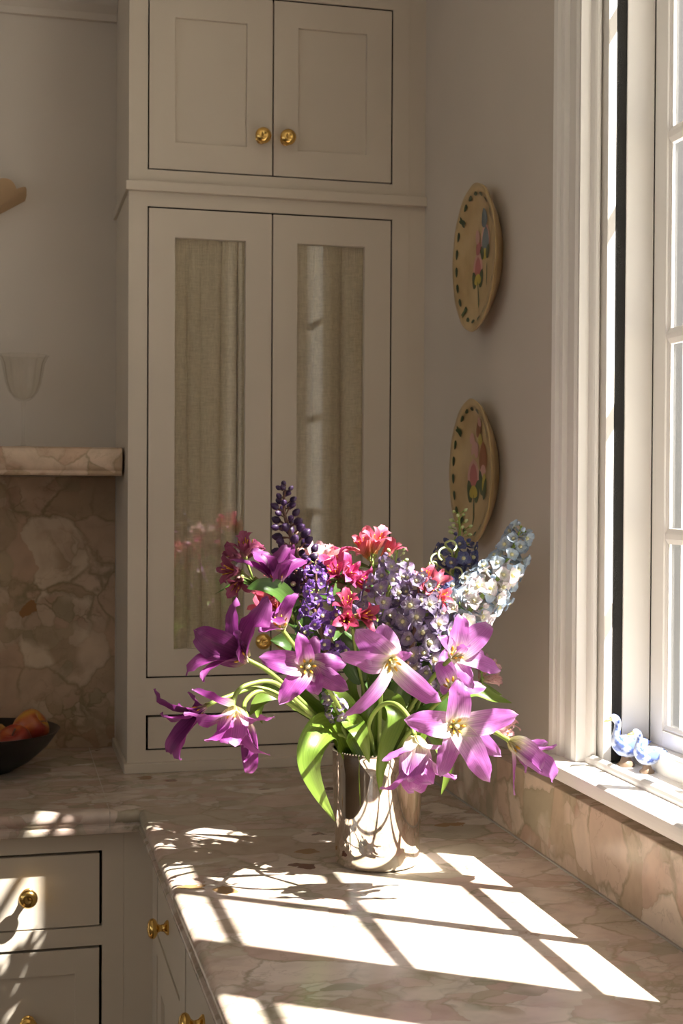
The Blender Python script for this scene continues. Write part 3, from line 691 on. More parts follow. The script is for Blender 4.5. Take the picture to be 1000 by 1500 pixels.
def apple(loc, R_, rot, mat, label):
    t = thing('apple', loc, label, 'apple'); t.rotation_euler = rot
    pr = [(0, .62), (.10, .66), (.22, .78), (.40, .90), (.65, .93), (.87, .75), (.99, .42), (1.0, .10), (.92, -.30), (.74, -.65), (.50, -.86), (.28, -.90), (.12, -.82), (0, -.76)]
    link('flesh', MB().lathe([(r*R_, z*R_) for r, z in pr], (0,0,0), 28, mod=lambda a, k: 1+.02*math.cos(5*a)).mesh('flesh', [mat], (0,0,0), True, 180), t)
    link('stalk', MB().tube([(0,0,.62*R_), (.004,0,.85*R_), (.010,0,1.05*R_)], [.0018, .0014, .002], 6).mesh('stalk', ['stem_brown'], (0,0,0), True), t)
apple((-.826, .045, .062), .035, (.5, -.3, 0), 'apple_red', 'red and yellow apple in front in the black bowl')
apple((-.797, .110, .081), .037, (.2, .9, 0), 'apple_blush', 'yellow apple with a red flush behind the red one')
apple((-.878, .098, .062), .036, (.1, .1, .4), 'apple_gold', 'golden yellow apple toward the middle of the black bowl')
apple((-.953, .090, .066), .036, (.4, -.6, 1.4), 'apple_red', 'red apple on the far side of the golden one')

# ------------------------------------------------------------------ vase
VC = Vector((-.2725, -.773, 0))
vr = lambda z: .0665+.0060*(z/.181)
vs = thing('metal_vase', VC, 'polished silver vase with a beaded rim holding the bouquet', 'vase')
vp = [(0, .001), (.062, .001), (.0655, .003), (vr(.006), .006)] + [(vr(z), z) for z in (.03, .06, .09, .12, .15, .174)] + [(vr(.178)+.0012, .178), (vr(.181)+.001, .1815), (vr(.181)-.002, .1815), (vr(.17)-.003, .17), (vr(.08)-.003, .08), (vr(.02)-.003, .010), (0, .006)]
part(vs, 'body', MB().lathe(vp, VC, 96), 'silver', True, 40)
bead = MB(); NB = 84
for k in range(NB):
    a = 2*PI*k/NB; cpt = VC+Vector(((vr(.181)-.0003)*math.cos(a), (vr(.181)-.0003)*math.sin(a), .1822))
    bm_ = bmesh.new(); bmesh.ops.create_icosphere(bm_, subdivisions=1, radius=.0021)
    for v in bm_.verts: v.co += cpt
    bead.bm(bm_)
o_ = part(vs, 'rim_beading', bead, 'silver', True, 180); o_['kind'] = 'stuff'
part(vs, 'water', MB().lathe([(0, .12), (vr(.12)-.004, .12), (vr(.12)-.004, .119), (0, .119)], VC, 40), 'window_glass')

# ------------------------------------------------------------------ flowers
RN = random.Random(11)
def to_vase(last):
    """points that carry a stem from outside over the rim down into the vase"""
    d = Vector((last.x-VC.x, last.y-VC.y, 0)); n_ = d.normalized() if d.length > 1e-4 else Vector((1,0,0))
    k = min(.052, d.length)*RN.uniform(.75, 1)
    rim = VC+n_*k+Vector((0,0,.186)); low = VC-n_*.6*k+Vector((RN.uniform(-.012,.012), RN.uniform(-.012,.012), .022))
    return [rim, low]
def stem_path(pts): 
    P_ = [at(*p) for p in pts]; return catmull(P_+to_vase(P_[-1]), 7)
def petal_mesh(b0, tip, axis, W_, hook=0., bulge=.32, cup=.35, seed=0, fold=0., ruffle=.06, NT=15, NU=9, twist=0., p2=None):
    rn = random.Random(seed); d = tip-b0; L = d.length; rad = d-axis*d.dot(axis)
    if rad.length < .15*L:
        rad = axis.orthogonal()
        rad = Matrix.Rotation(rn.uniform(0, 6.28), 3, axis) @ rad
    radn = rad.normalized(); side = axis.cross(radn).normalized()
    A = b0 + axis*L*bulge + radn*L*.10
    B = tip + axis*L*hook - radn*L*(.22 if hook == 0 else .30)
    if p2 is not None: B = p2
    pt = lambda t: b0*(1-t)**3 + A*3*t*(1-t)**2 + B*3*t*t*(1-t) + tip*t**3
    rows = []; ph = rn.uniform(0, 6.28); ph2 = rn.uniform(0, 6.28)
    for i in range(NT):
        t = i/(NT-1); c_ = pt(t); tg = (pt(min(1, t+.02))-pt(max(0, t-.02))).normalized()
        sd = (side - tg*side.dot(tg)).normalized()
        nr = sd.cross(tg)
        if nr.dot(axis) < 0 and nr.dot(-radn) < 0: nr = -nr
        tw = twist*t; sd2 = sd*math.cos(tw)+nr*math.sin(tw); nr2 = nr*math.cos(tw)-sd*math.sin(tw)
        w = W_*.5*(.20*(1-t)**2 + 1.64*(t**.72)*((1-t)**.70 if t < 1 else 0)) + .0003
        row = []
        for j in range(NU):
            u = -1+2*j/(NU-1)
            off = cup*w*(u*u)*(1-.35*t) - .10*w*math.exp(-(u*4)**2) + W_*abs(u)**1.6*t*(ruffle*math.sin(ph+t*9+u*3)+.6*ruffle*math.sin(ph2+t*23-u*2))
            row.append(c_ + sd2*w*u*(1-fold*.2) + nr2*off)
        rows.append(row)
    return MB().grid(rows)
def tulip(label, base, axis, petals, stem, mat, stamen=True, leaves=(), smat='stem_green', fwd=0.):
    """petals: (px, py, dY, width_mm, hook)"""
    # fwd: how far the head leans out of the vase towards the room
    nst = len(stem)+1; stem = [(x, y, Y-fwd*(1-(k+1)/nst)) for k, (x, y, Y) in enumerate(stem)]; base = (base[0], base[1], base[2]-fwd)
    b0 = at(*base); ax = Vector(axis).normalized()
    t = thing('tulip', b0, label, 'tulip', None)
    pth = stem_path([base]+stem)
    part(t, 'stem', MB().tube(pth, [.0040]+[.0034]*(len(pth)-1), 8), smat, True, 180)
    for k, p in enumerate(petals):
        tip = at(p[0], p[1], base[2]+p[2])
        hk = p[4] if len(p) > 4 else .12
        mb = petal_mesh(b0, tip, ax, p[3]*.00125, hk, seed=hash((label, k)) & 0xffff if 0 else (k*37+int(base[0])), bulge=p[5] if len(p) > 5 else .30, cup=p[6] if len(p) > 6 else .34, twist=RN.uniform(-.3, .3))
        part(t, 'petal', mb, mat, True, 180)
    if stamen:
        o1 = ax.orthogonal().normalized(); o2 = ax.cross(o1)
        for k in range(6):
            a = 2*PI*k/6+.3; d = (ax*1.0+(o1*math.cos(a)+o2*math.sin(a))*.55).normalized()
            s0 = b0+d*.003; s1 = b0+d*.014; s2 = b0+d*.023
            sm_ = MB().tube([s0, s1], [.0013, .0010], 6); sm_.tube([s1, (s1+s2)/2, s2], [.0011, .0020, .0010], 6, mi=1)
            part(t, 'stamen', sm_, ['pistil', 'pollen'], True, 180)
        part(t, 'pistil', MB().tube([b0, b0+ax*.014, b0+ax*.018], [.0028, .0026, .0038], 8), 'pistil', True, 180)
    for lf in leaves: leaf(t, *lf)
    TU.append(t); return t
def leaf(root, pts, W_, mat='leaf_tulip', fold=.35, face=(0,-1,.35), seed=1, name='leaf', NU=7):
    P_ = catmull([at(*p) if len(p) == 3 and not isinstance(p, Vector) else p for p in pts], 7); n_ = len(P_); rows = []
    fc = Vector(face).normalized(); ph = seed*1.7
    for i, c_ in enumerate(P_):
        t = i/(n_-1); tg = (P_[min(i+1, n_-1)]-P_[max(i-1, 0)]).normalized()
        sd = tg.cross(fc)
        if sd.length < .1: sd = tg.orthogonal()
        sd.normalize(); nr = sd.cross(tg)
        w = W_*.5*(.34*(1-t)**1.5+.95*math.sin(PI*min(1, t**.8))**.8)+.0004
        rows.append([c_+sd*w*u+nr*(fold*w*u*u+.06*W_*math.sin(ph+t*7+u*2.2)*u*u) for u in [-1+2*j/(NU-1) for j in range(NU)]])
    return part(root, name, MB().grid(rows), mat, True, 180)
def vp_(ang, k=.045, z=.15): return VC+Vector((k*math.cos(ang), k*math.sin(ang), z))

TU = []
tulip('wide open purple tulip facing out, its cream throat fully shown', (449,976,-.885), (-.12,-1,.12),
      [(379,962,-.012,40,.16), (437,926,-.022,30,.22), (463,932,.004,30,.10), (506,972,-.005,40,.12), (510,1011,-.012,36,.12), (466,1018,-.018,36,.10), (409,1031,-.02,38,.16)],
      [(470,992,-.86), (500,1042,-.82)], 'tulip_purple', fwd=0.09)
tulip('purple tulip with one petal raised like a hood above orange stamens', (571,964,-.89), (.0,-.85,-.42),
      [(521,922,-.030,52,.10,.15), (497,958,-.02,38,.10), (604,958,-.005,26,.10), (646,1027,-.012,40,.14), (503,1050,-.008,26,.16), (560,915,.015,44,.0)],
      [(560,990,-.84), (556,1050,-.80)], 'tulip_lilac', fwd=0.1)
tulip('dark plum tulip opening toward the cupboard side with broad petals', (362,966,-.85), (-.80,-.42,.40),
      [(288,924,-.010,58,.08), (273,990,-.035,36,.10), (297,999,-.050,26,.08), (346,875,.012,40,.10), (393,874,-.012,62,.02), (352,925,-.040,44,-.05)],
      [(395,985,-.85), (440,1025,-.83), (485,1070,-.80)], 'tulip_plum', leaves=[], fwd=0.02)
tulip('cupped purple tulip standing upright under the dark flower spike', (405,859,-.80), (-.05,-.30,.95),
      [(337,820,-.005,30,.02,.2), (368,808,.020,46,-.02,.45), (384,812,-.030,34,.0,.4), (434,818,-.030,48,-.04,.5), (428,800,.020,46,-.04,.5), (452,820,.010,34,.05)],
      [(420,890,-.80), (450,935,-.80), (495,1010,-.79)], 'tulip_plum')
tulip('half open pink purple tulip with yellow stamens beneath the cupped one', (413,922,-.825), (-.25,-.60,.75),
      [(379,927,-.030,32,.05), (390,900,.015,34,.0), (437,870,-.010,30,.10), (416,882,.012,26,.02), (400,908,-.040,26,.0)],
      [(430,945,-.83), (470,1000,-.81)], 'tulip_purple', fwd=0.03)
tulip('nodding purple tulip with a fringed sunlit petal on an arched stem', (341,1034,-.875), (-.05,-.40,-.90),
      [(281,1010,-.005,44,.10,.05), (269,1044,-.025,50,.06), (299,1085,-.020,48,.0), (335,1086,-.042,54,.0,.20), (395,1105,-.010,38,.06), (402,1050,.002,32,.16), (357,1092,.02,42,.0)],
      [(347,1014,-.87), (366,1002,-.865), (402,1000,-.86), (440,1032,-.84), (482,1070,-.805)], 'tulip_purple', fwd=0.05)
tulip('mauve tulip with long twisted petals hanging farthest toward the drawers', (301,1034,-.855), (-.65,-.25,-.45),
      [(225,1009,.0,28,.16), (236,1044,-.012,46,.05), (250,1105,-.005,30,.10), (264,1114,-.020,38,.02), (275,1014,.012,36,.0), (262,1030,-.02,30,.04)],
      [(330,1022,-.84), (380,1008,-.83), (430,1030,-.82), (480,1068,-.80)], 'tulip_plum', fwd=0.03)
tulip('narrow plum tulip drooping straight down behind the fringed one', (364,1058,-.845), (.02,-.1,-1),
      [(366,1133,.004,30,-.04,.3), (372,1125,.02,26,-.04,.3), (358,1110,-.005,24,-.04,.3)],
      [(358,1030,-.842), (385,1012,-.835), (432,1036,-.82), (488,1072,-.79)], 'tulip_plum', stamen=False, fwd=0.03)
tulip('pale lilac tulip spreading upward in front of the blue spikes', (662,963,-.86), (.15,-.75,.45),
      [(672,899,-.010,40,.0), (719,915,-.005,46,.02), (733,983,-.015,40,.10), (640,932,-.018,26,.16), (692,1009,-.030,34,.08), (686,950,-.045,28,-.06)],
      [(640,985,-.82), (600,1040,-.79)], 'tulip_lilac', fwd=0.07)
tulip('lilac tulip with orange stamens tucked below the pale spreading one', (662,1010,-.835), (-.30,-.65,.55),
      [(640,970,-.005,34,.0), (652,952,.015,36,.0), (712,1007,-.005,30,.10), (690,980,.010,36,.0), (648,1018,-.030,26,.05)],
      [(640,1030,-.81), (605,1065,-.79)], 'tulip_lilac', fwd=0.05)
tulip('large lilac tulip spread flat like a star with yellow stamens', (663,1062,-.915), (.02,-1,.05),
      [(670,993,-.020,42,.14), (759,1047,-.012,42,.12), (592,1054,-.015,44,.14), (717,1146,-.022,44,.12), (644,1138,-.012,38,.10), (733,1106,.035,40,.05)],
      [(655,1060,-.86), (615,1062,-.82)], 'tulip_lilac', fwd=0.11)
tulip('lilac tulip hanging bell-like over the vase with curled petal tips', (607,1077,-.905), (.0,-.12,-1),
      [(556,1154,-.010,34,.10,.32), (559,1114,-.020,34,-.22,.30), (606,1156,.012,58,.0,.35), (631,1146,-.034,62,-.02,.40), (692,1104,-.012,40,-.26,.32), (669,1136,.014,46,.0,.35), (596,1142,-.03,50,.0,.4)],
      [(598,1050,-.90), (578,1031,-.885), (556,1035,-.86), (540,1062,-.83)], 'tulip_lilac', stamen=False, fwd=0.07)
tulip('purple tulip leaning out over the upstand beside the window sill', (745,1085,-.895), (.74,-.30,-.50),
      [(815,1090,-.005,46,-.14,.35), (809,1143,-.012,54,.0,.3), (798,1088,.016,44,-.04,.3), (752,1165,-.010,28,-.20,.2), (790,1126,-.030,56,.0,.4), (770,1130,.015,36,.0)],
      [(722,1072,-.885), (690,1068,-.86), (630,1066,-.82)], 'tulip_lilac', fwd=0.05)

# leaves of the tulips, each a blade rooted in the vase
A_ = lambda *p: at(*p)
leaf(TU[2], [vp_(PI*.9,.04,.14), A_(500,1078,-.80), A_(476,1066,-.835), A_(456,1090,-.865), A_(452,1122,-.872), A_(466,1160,-.862), A_(491,1203,-.855)], .041, seed=1)
leaf(TU[0], [vp_(-1.9,.04,.14), A_(520,1080,-.81), A_(516,1062,-.84), A_(528,1076,-.865), A_(540,1117,-.862)], .034, seed=2)
leaf(TU[11], [vp_(-1.5,.04,.14), A_(556,1090,-.81), A_(562,1050,-.82), A_(572,1028,-.845), A_(580,1050,-.87), A_(566,1090,-.875), A_(556,1130,-.87), A_(557,1166,-.868)], .030, seed=3)
leaf(TU[1], [vp_(-1.6,.03,.14), A_(545,1080,-.80), A_(548,1045,-.82), A_(566,1022,-.84), A_(590,1046,-.85)], .040, seed=4)
leaf(TU[4], [vp_(-2.6,.04,.14), A_(505,1075,-.80), A_(505,1045,-.82), A_(492,1022,-.84), A_(478,1030,-.86)], .040, seed=5)
leaf(TU[10], [vp_(-.6,.04,.14), A_(600,1080,-.80), A_(618,1056,-.82), A_(640,1085,-.85), A_(655,1125,-.86), A_(646,1164,-.862)], .024, seed=6)
leaf(TU[8], [vp_(-.3,.04,.14), A_(610,1075,-.79), A_(640,1030,-.78), A_(690,1010,-.78), A_(722,1022,-.79), A_(750,1030,-.80)], .026, seed=7)
leaf(TU[9], [vp_(-.4,.04,.14), A_(612,1070,-.79), A_(650,1020,-.76), A_(700,1008,-.75), A_(735,1018,-.75)], .030, seed=8)
leaf(TU[5], [vp_(2.8,.04,.14), A_(490,1068,-.78), A_(440,1030,-.80), A_(405,1012,-.82), A_(378,1028,-.83), A_(366,1048,-.835)], .030, seed=9)
leaf(TU[6], [vp_(2.9,.04,.14), A_(486,1066,-.77), A_(430,1012,-.78), A_(392,1008,-.79), A_(378,1040,-.79), A_(384,1060,-.79)], .020, seed=10)
leaf(TU[10], [vp_(-1.2,.04,.14), A_(580,1085,-.80), A_(590,1050,-.815), A_(600,1020,-.80)], .040, seed=11)
leaf(TU[3], [vp_(-2.2,.03,.14), A_(520,1070,-.79), A_(510,1020,-.79), A_(520,985,-.80)], .038, seed=12)
leaf(TU[1], [vp_(-1.4,.03,.14), A_(560,1070,-.78), A_(552,1010,-.78), A_(545,960,-.79)], .042, seed=13)
leaf(TU[8], [vp_(.3,.03,.14), A_(590,1075,-.76), A_(620,1010,-.75), A_(640,960,-.76)], .045, 'leaf_dark', seed=14)
leaf(TU[2], [vp_(2.4,.03,.14), A_(520,1060,-.75), A_(470,1000,-.75), A_(430,960,-.77)], .048, 'leaf_dark', seed=15)
leaf(TU[3], [vp_(1.4,.03,.14), A_(560,1060,-.73), A_(540,980,-.70), A_(500,920,-.69)], .050, 'leaf_dark', seed=16)
leaf(TU[12], [vp_(1.0,.03,.14), A_(570,1060,-.73), A_(585,970,-.70), A_(600,900,-.70)], .050, 'leaf_dark', seed=17)

for o_i, ps, w_ in ((0, [(485,985,-.80), (450,958,-.81), (418,940,-.82), (396,938,-.82)], .030), (4, [(470,965,-.79), (445,925,-.80), (440,885,-.80)], .032), (1, [(530,1000,-.80), (505,955,-.81), (490,920,-.82)], .036),
                    (8, [(600,1010,-.79), (618,960,-.80), (628,915,-.81)], .034), (1, [(548,1000,-.80), (560,950,-.81), (556,915,-.82)], .034), (3, [(440,905,-.79), (412,868,-.81), (384,858,-.82), (362,862,-.82)], .026), (10, [(610,1055,-.80), (640,1040,-.82), (655,1020,-.82)], .03),
                    (0, [(500,1040,-.80), (470,1010,-.83), (455,1005,-.84)], .034), (1, [(575,1040,-.80), (590,1000,-.82), (600,985,-.83)], .034)):
    leaf(TU[o_i], ps, w_, 'leaf_dark', seed=len(ps)+o_i)

# ------------------------------------------------------------------ delphinium spikes
def floret_mesh(name, mat, R_, open_=.9, bee='pistil', seed=0, spur=True):
    """five sepals round a small pale eye, on a short stalk; local +Z is the way the floret faces"""
    rn = random.Random(seed); b = MB()
    for k in range(5):
        a = 2*PI*k/5+rn.uniform(-.15,.15); rows = []
        dr = Vector((math.cos(a), math.sin(a), 0)); sd = Vector((-math.sin(a), math.cos(a), 0)); ln_ = R_*rn.uniform(.85, 1.15)
        for i in range(5):
            t = i/4; z = ln_*(1-open_)*1.1*math.sin(t*1.6) + .10*R_*math.sin(PI*t)
            w = ln_*.46*math.sin(PI*min(1, .16+.84*t**.9))**.7 if t < 1 else .0004
            rows.append([dr*(ln_*(.10+.9*t*(.45+.55*open_)))+sd*w*u+Vector((0,0,z+.16*ln_*u*u)) for u in (-1, -.35, .35, 1)])
        b.grid(rows, mi=0)
    b.lathe([(0, .0), (.20*R_, .04*R_), (.24*R_, .22*R_), (.13*R_, .42*R_), (0, .45*R_)], (0,0,0), 7, mi=1)
    b.tube([Vector((0,0,.02*R_)), Vector((.1*R_,0,-.5*R_)), Vector((.0,.1*R_,-1.35*R_))], [.16*R_, .11*R_, .0011], 6, mi=0)
    me = b.mesh(name, [mat, bee], (0,0,0), True, 180); return me
def bud_mesh(name, mat, R_):
    b = MB(); b.lathe([(0, -.55*R_), (.35*R_, -.42*R_), (.62*R_, 0), (.52*R_, .55*R_), (.18*R_, .98*R_), (0, 1.02*R_)], (0,0,0), 8, mod=lambda a, k: 1+.10*math.cos(5*a))
    b.tube([Vector((0,0,-.5*R_)), Vector((.1*R_,0,-1.2*R_)), Vector((0,0,-2.1*R_))], [.2*R_, .13*R_, .13*R_], 5, mi=1)
    return b.mesh(name, [mat, 'stem_green' if mat != 'delph_dark' else 'stem_brown'], (0,0,0), True, 180)
FM = {}
def fmesh(mat, bee='pistil'):
    if mat not in FM: FM[mat] = ([floret_mesh('floret', mat, .0150, o, bee, s) for s, o in ((1,.95), (2,.6), (3,.8))], bud_mesh('bud', mat, .0075))
    return FM[mat]
def delphinium(label, path, mat, n, budfrac, spread=.020, r0=.5, r1=1.0, flor=None, bee='pistil', stemm='stem_green', frac=.62, seed=0, tipmat=None, budscale=1.0):
    """path from tip to vase in photo pixels; blooms sit on the first `frac` of it"""
    pts = [at(*p) for p in path]; top_ = pts[0]
    t = thing('delphinium', pts[-1], label, 'delphinium', None)
    full = stem_path(path)
    part(t, 'stem', MB().tube(full, [.0012+.0022*min(1, i/12) for i in range(len(full))], 7), stemm, True, 180)
    rn = random.Random(seed); seg = catmull(pts, 12)
    # length parametrisation
    Ls = [0]
    for a, b in zip(seg, seg[1:]): Ls.append(Ls[-1]+(b-a).length)
    tot = Ls[-1]*frac
    fm, bm_ = fmesh(mat, bee); tb = bud_mesh('bud', tipmat, .0062) if tipmat else bm_
    for k in range(n):
        s_ = (k+.3)/n; L = s_*tot; i = max(1, next((q for q, l in enumerate(Ls) if l >= L), len(Ls)-1))
        c_ = seg[i-1].lerp(seg[i], (L-Ls[i-1])/max(1e-6, Ls[i]-Ls[i-1])); tg = (seg[i-1]-seg[i]).normalized()
        o1 = tg.orthogonal().normalized(); o2 = tg.cross(o1); a = k*2.39996+seed
        out = (o1*math.cos(a)+o2*math.sin(a)); isbud = s_ < budfrac or rn.random() < .10
        sp_ = spread*(.30+.70*min(1, s_*1.7))*rn.uniform(.8, 1.2)
        pos = c_+out*sp_+tg*rn.uniform(-.3, .8)*sp_*.5
        face = (out*1.0+tg*(.55 if isbud else .1)+Vector((0,-.25,.0))+Vector((rn.uniform(-.3,.3), rn.uniform(-.3,.3), rn.uniform(-.3,.3)))).normalized()
        sc_ = (r0+(r1-r0)*min(1, s_*1.5))*rn.uniform(.85, 1.15)*(budscale if isbud else 1)
        M = Matrix.Translation(pos-org(t)) @ face.to_track_quat('Z', 'Y').to_matrix().to_4x4() @ Matrix.Rotation(rn.uniform(0, 6.28), 4, 'Z') @ Matrix.Scale(sc_, 4)
        link('bud' if isbud else 'floret', (tb if s_ < budfrac*.7 else bm_) if isbud else fm[rn.randrange(3)], t, M)
    # thin pedicels show on the upper, loose part
    pd = MB()
    for o in [c for c in t.children if c.name.startswith(('bud', 'floret'))]:
        q = o.matrix_local.translation+org(t); near = min(seg, key=lambda v: (v-q).length)
        nx = near+(q-near)*.5-Vector((0,0,.002)); pd.tube([near-Vector((0,0,.006)), nx, q], .0011, 5, False)
    o = part(t, 'pedicels', pd, stemm, True, 180)
    return t
delphinium('dark violet delphinium spike of closed buds, tallest in the bouquet', [(418,710,-.745), (416,748,-.745), (428,792,-.75), (446,846,-.755), (462,900,-.76), (490,1000,-.77)], 'delph_dark', 50, .92, .026, .80, 1.35, stemm='stem_brown', frac=.50, seed=1, budscale=1.15)
delphinium('violet delphinium with white-eyed florets in the shade of the dark spike', [(462,822,-.80), (464,870,-.81), (470,920,-.815), (484,985,-.81), (515,1050,-.80)], 'delph_violet', 52, .10, .026, .5, .85, stemm='stem_brown', frac=.62, seed=2)
delphinium('sky blue and white delphinium spike leaning toward the window', [(764,770,-.79), (752,800,-.79), (738,832,-.79), (712,868,-.785), (672,915,-.78), (630,985,-.775)], 'delph_sky', 64, .03, .036, .85, 1.15, frac=.80, seed=3)
delphinium('creamy white delphinium with rounded florets under the sky blue spike', [(752,838,-.815), (728,850,-.815), (700,880,-.81), (672,915,-.805), (630,985,-.79)], 'delph_white', 36, .0, .030, .85, 1.0, frac=.58, seed=4)
delphinium('navy delphinium with pale green curled bud tips before the lower plate', [(671,750,-.70), (673,785,-.70), (664,830,-.71), (650,880,-.72), (620,980,-.75)], 'delph_navy', 70, .30, .036, .72, 1.05, frac=.74, seed=5, tipmat='bud_green')
navy = [o for o in COL.objects if o.name.startswith('delphinium') and o.parent is None][-1]
for x0, y0, rr_, fl_ in ((652,812,10,1), (640,820,9,1), (660,800,8,-1), (634,830,7,1), (668,840,9,-1)):
    pc = [at(664, y0+14, -.72)] + [at(x0+rr_*math.cos(PI*.1+k*.55)*fl_, y0-rr_*math.sin(PI*.1+k*.55), -.735-.004*k) for k in range(8)]
    part(navy, 'curled_tip', MB().tube(catmull(pc, 4), .0017, 6), 'bud_green', True, 180)
delphinium('lavender white delphinium with green buds below the coral alstroemeria', [(582,806,-.80), (576,840,-.80), (566,880,-.80), (558,940,-.79), (552,1020,-.78)], 'delph_lavender', 54, .15, .036, .65, 1.1, frac=.60, seed=6, tipmat='bud_green')
delphinium('grey lavender delphinium with cupped florets in the middle of the bouquet', [(612,838,-.825), (612,880,-.83), (606,930,-.83), (592,985,-.82), (575,1040,-.80)], 'delph_grey', 58, .06, .038, .75, 1.15, stemm='stem_brown', frac=.62, seed=7)
delphinium('lavender delphinium with slate shadows nearest the spreading lilac tulip', [(645,868,-.80), (642,910,-.805), (636,950,-.81), (622,1000,-.80), (590,1055,-.79)], 'delph_lavender', 50, .04, .034, .75, 1.05, frac=.68, seed=8)
delphinium('short slate violet delphinium low down among the tulip leaves', [(476,1012,-.855), (486,1028,-.852), (500,1050,-.83), (520,1075,-.81)], 'delph_grey', 14, .1, .014, .5, .7, frac=.55, seed=9)

# ------------------------------------------------------------------ alstroemerias
def alst_petal(name, mat, L, W_, flare, seed):
    b0 = Vector((0,0,0)); tip = Vector((L*flare, 0, L*(1.08-flare*.55)))
    return petal_mesh(b0, tip, Vector((0,0,1)), W_, .10, .42, .30, seed, NT=8, NU=5).mesh(name, [mat], (0,0,0), True, 180)
AP = {}
def alstro(label, c, mat, blooms, stem, leaves=3, size=1.0, seed=0):
    """blooms: list of (px, py, dY, dir) heads of one stem"""
    if mat not in AP: AP[mat] = (alst_petal('petal', mat, .046, .026, .62, 3), alst_petal('petal', mat, .044, .017, .42, 5))
    ctr = at(*c); t = thing('alstroemeria', ctr, label, 'alstroemeria', None)
    pth = stem_path([c]+stem)
    part(t, 'stem', MB().tube(pth, .0026, 7), 'stem_green', True, 180)
    rn = random.Random(seed)
    for k, (px, py, dy, dr) in enumerate(blooms):
        p = at(px, py, c[2]+dy); d = Vector(dr).normalized()
        b0 = p-d*.022*size
        st = MB().tube(catmull([ctr-Vector((0,0,.006)), ctr.lerp(b0, .5)+Vector((0,0,-.003)), b0], 4), .0016, 6)
        st.lathe([(0, 0), (.0022, .0005), (.0036, .004), (.0030, .007), (0, .008)], b0-Vector((0,0,.004)), 8)
        h = part(t, 'flower_head', st, 'stem_green', True, 180)
        Rm = Matrix.Translation(b0-org(h)) @ d.to_track_quat('Z', 'Y').to_matrix().to_4x4()
        a0 = rn.uniform(0, 6.28)
        for q in range(6):
            me = AP[mat][q % 2]
            M = Rm @ Matrix.Rotation(a0+q*PI/3, 4, 'Z') @ Matrix.Rotation(rn.uniform(-.18,.16), 4, 'Y') @ Matrix.Scale(size*rn.uniform(.88,1.08), 4)
            link('petal', me, h, M)
        o1 = d.orthogonal().normalized(); o2 = d.cross(o1); sm_ = MB()
        for q in range(5):
            a = q*1.256; e_ = b0+d*.034*size+(o1*math.cos(a)+o2*math.sin(a))*.008*size
            sm_.tube([b0+d*.004, b0+d*.02*size+(o1*math.cos(a)+o2*math.sin(a))*.003, e_], [.0005,.0005,.0010], 4)
        part(h, 'stamens', sm_, 'pollen')
    for k in range(leaves):
        a = k*2.1+seed; d = Vector((math.cos(a), math.sin(a), -.1))
        s0 = ctr-Vector((0,0,.012))
        leaf(t, [s0, s0+d*.025+Vector((0,0,.006)), s0+d*.06-Vector((0,0,.008))], .016, 'leaf_dark', .2, (0,-.4,1), k)
alstro('coral pink alstroemeria crowning the bouquet before the right glazed door', (545,822,-.74), 'alstro_coral', [(552,793,0,(.15,-.55,.8)), (530,800,.02,(-.5,-.2,.8)), (570,806,.03,(.6,.2,.7)), (545,800,.05,(0,.8,.6))], [(550,870,-.75), (555,1000,-.77)], 3, 1.12, 1)
alstro('hot pink alstroemeria in full sun below the coral one', (508,846,-.735), 'alstro_hot', [(512,838,-.015,(.3,-.75,.4)), (490,836,-.01,(-.4,-.6,.5)), (524,850,-.03,(.6,-.7,-.1)), (500,820,.04,(-.1,.6,.8)), (480,840,.05,(-.7,.6,.3))], [(520,900,-.75), (540,1000,-.77)], 3, 1.05, 2)
alstro('rosy alstroemeria showing through behind the violet buds', (470,838,-.70), 'alstro_blush', [(470,822,-.02,(-.1,-.6,.8)), (450,842,-.01,(-.8,-.4,.3)), (485,812,.02,(.3,.1,.9)), (455,815,.05,(-.6,.7,.4)), (475,820,.07,(.0,.9,.4))], [(495,910,-.73), (530,1000,-.76)], 2, 1.0, 3)
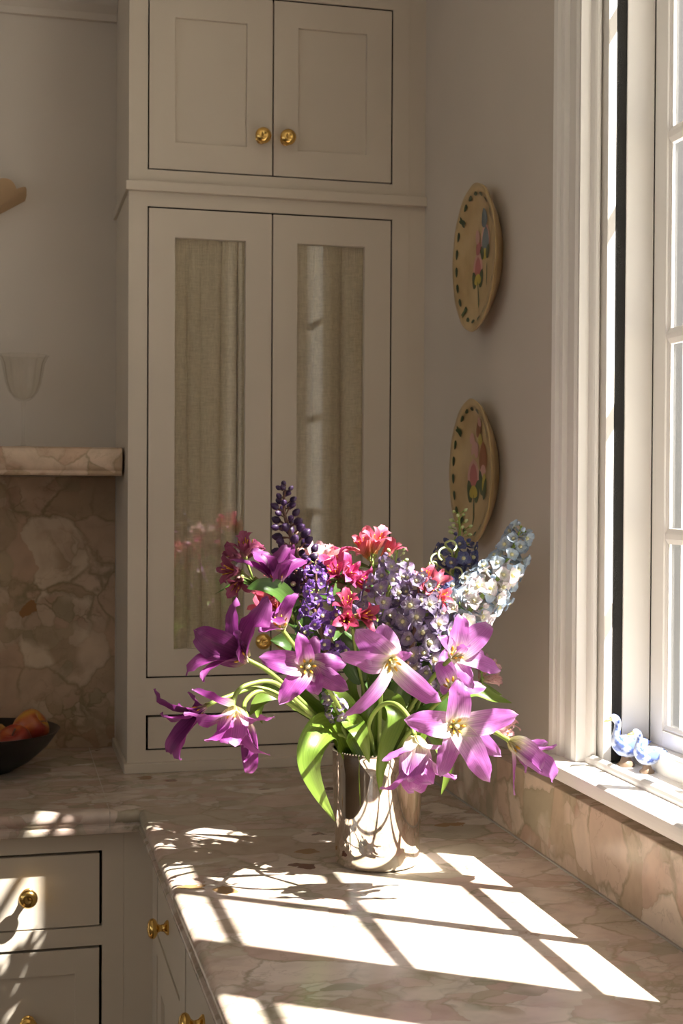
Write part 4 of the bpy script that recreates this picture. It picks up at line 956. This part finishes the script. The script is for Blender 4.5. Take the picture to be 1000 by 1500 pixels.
alstro('crimson alstroemeria with striped throat in the middle of the bouquet', (515,908,-.84), 'alstro_crimson', [(508,906,-.02,(-.2,-.95,.15)), (534,902,-.01,(.5,-.8,.1)), (508,885,.0,(-.2,-.5,.8))], [(520,950,-.82), (535,1030,-.79)], 3, .90, 4)
alstro('dusky pink alstroemeria reaching out over the glazed door glass', (372,846,-.76), 'alstro_dusky', [(357,800,-.01,(-.2,-.4,.9)), (370,803,.01,(.5,-.2,.8)), (337,836,-.02,(-.9,-.4,.1)), (347,856,-.01,(-.5,-.7,-.5)), (345,815,.04,(-.7,.6,.4))], [(420,880,-.76), (480,960,-.76), (520,1040,-.77)], 4, .95, 5)
alstro('scarlet coral alstroemeria peeping out between the lavender spikes', (630,872,-.81), 'alstro_coral', [(628,862,-.03,(.1,-.9,.3)), (646,874,-.03,(.6,-.7,.0)), (622,846,-.01,(-.1,-.3,.9)), (640,850,.04,(.4,.8,.4))], [(620,920,-.80), (590,1020,-.78)], 2, .85, 6)
alstro('coral alstroemeria lit from behind beside the half open tulip', (412,896,-.70), 'alstro_coral', [(400,888,-.02,(-.4,-.8,.3)), (420,872,.0,(.1,-.4,.9)), (392,872,.05,(-.4,.7,.6)), (424,892,.06,(.4,.8,.4)), (404,850,.06,(.0,.7,.8)), (385,890,.06,(-.7,.7,.2))], [(450,940,-.73), (505,1030,-.76)], 3, 1.0, 7)
alstro('blush alstroemeria behind the pale tulip near the upstand', (705,1000,-.75), 'alstro_blush', [(718,975,-.01,(.6,-.4,.5)), (722,995,.0,(.9,-.3,.0)), (705,985,.03,(.2,.5,.8))], [(660,1030,-.76), (600,1072,-.77)], 2, .8, 8)
alstro('pale pink alstroemeria half hidden behind the star-shaped tulip', (725,1066,-.80), 'alstro_blush', [(738,1072,-.01,(.7,-.5,-.1)), (745,1058,.01,(.8,.0,.4))], [(680,1060,-.79), (610,1078,-.78)], 0, .85, 9)
alstro('pink alstroemeria on the far side of the bouquet facing the cupboard', (452,868,-.62), 'alstro_hot', [(440,838,.0,(-.2,.5,.8)), (462,828,.02,(.5,.4,.7)), (425,860,.0,(-.7,.6,.3)), (452,850,.04,(.1,1,.3)), (475,850,.03,(.6,.8,.2))], [(490,940,-.69), (540,1020,-.75)], 3, 1.1, 10)
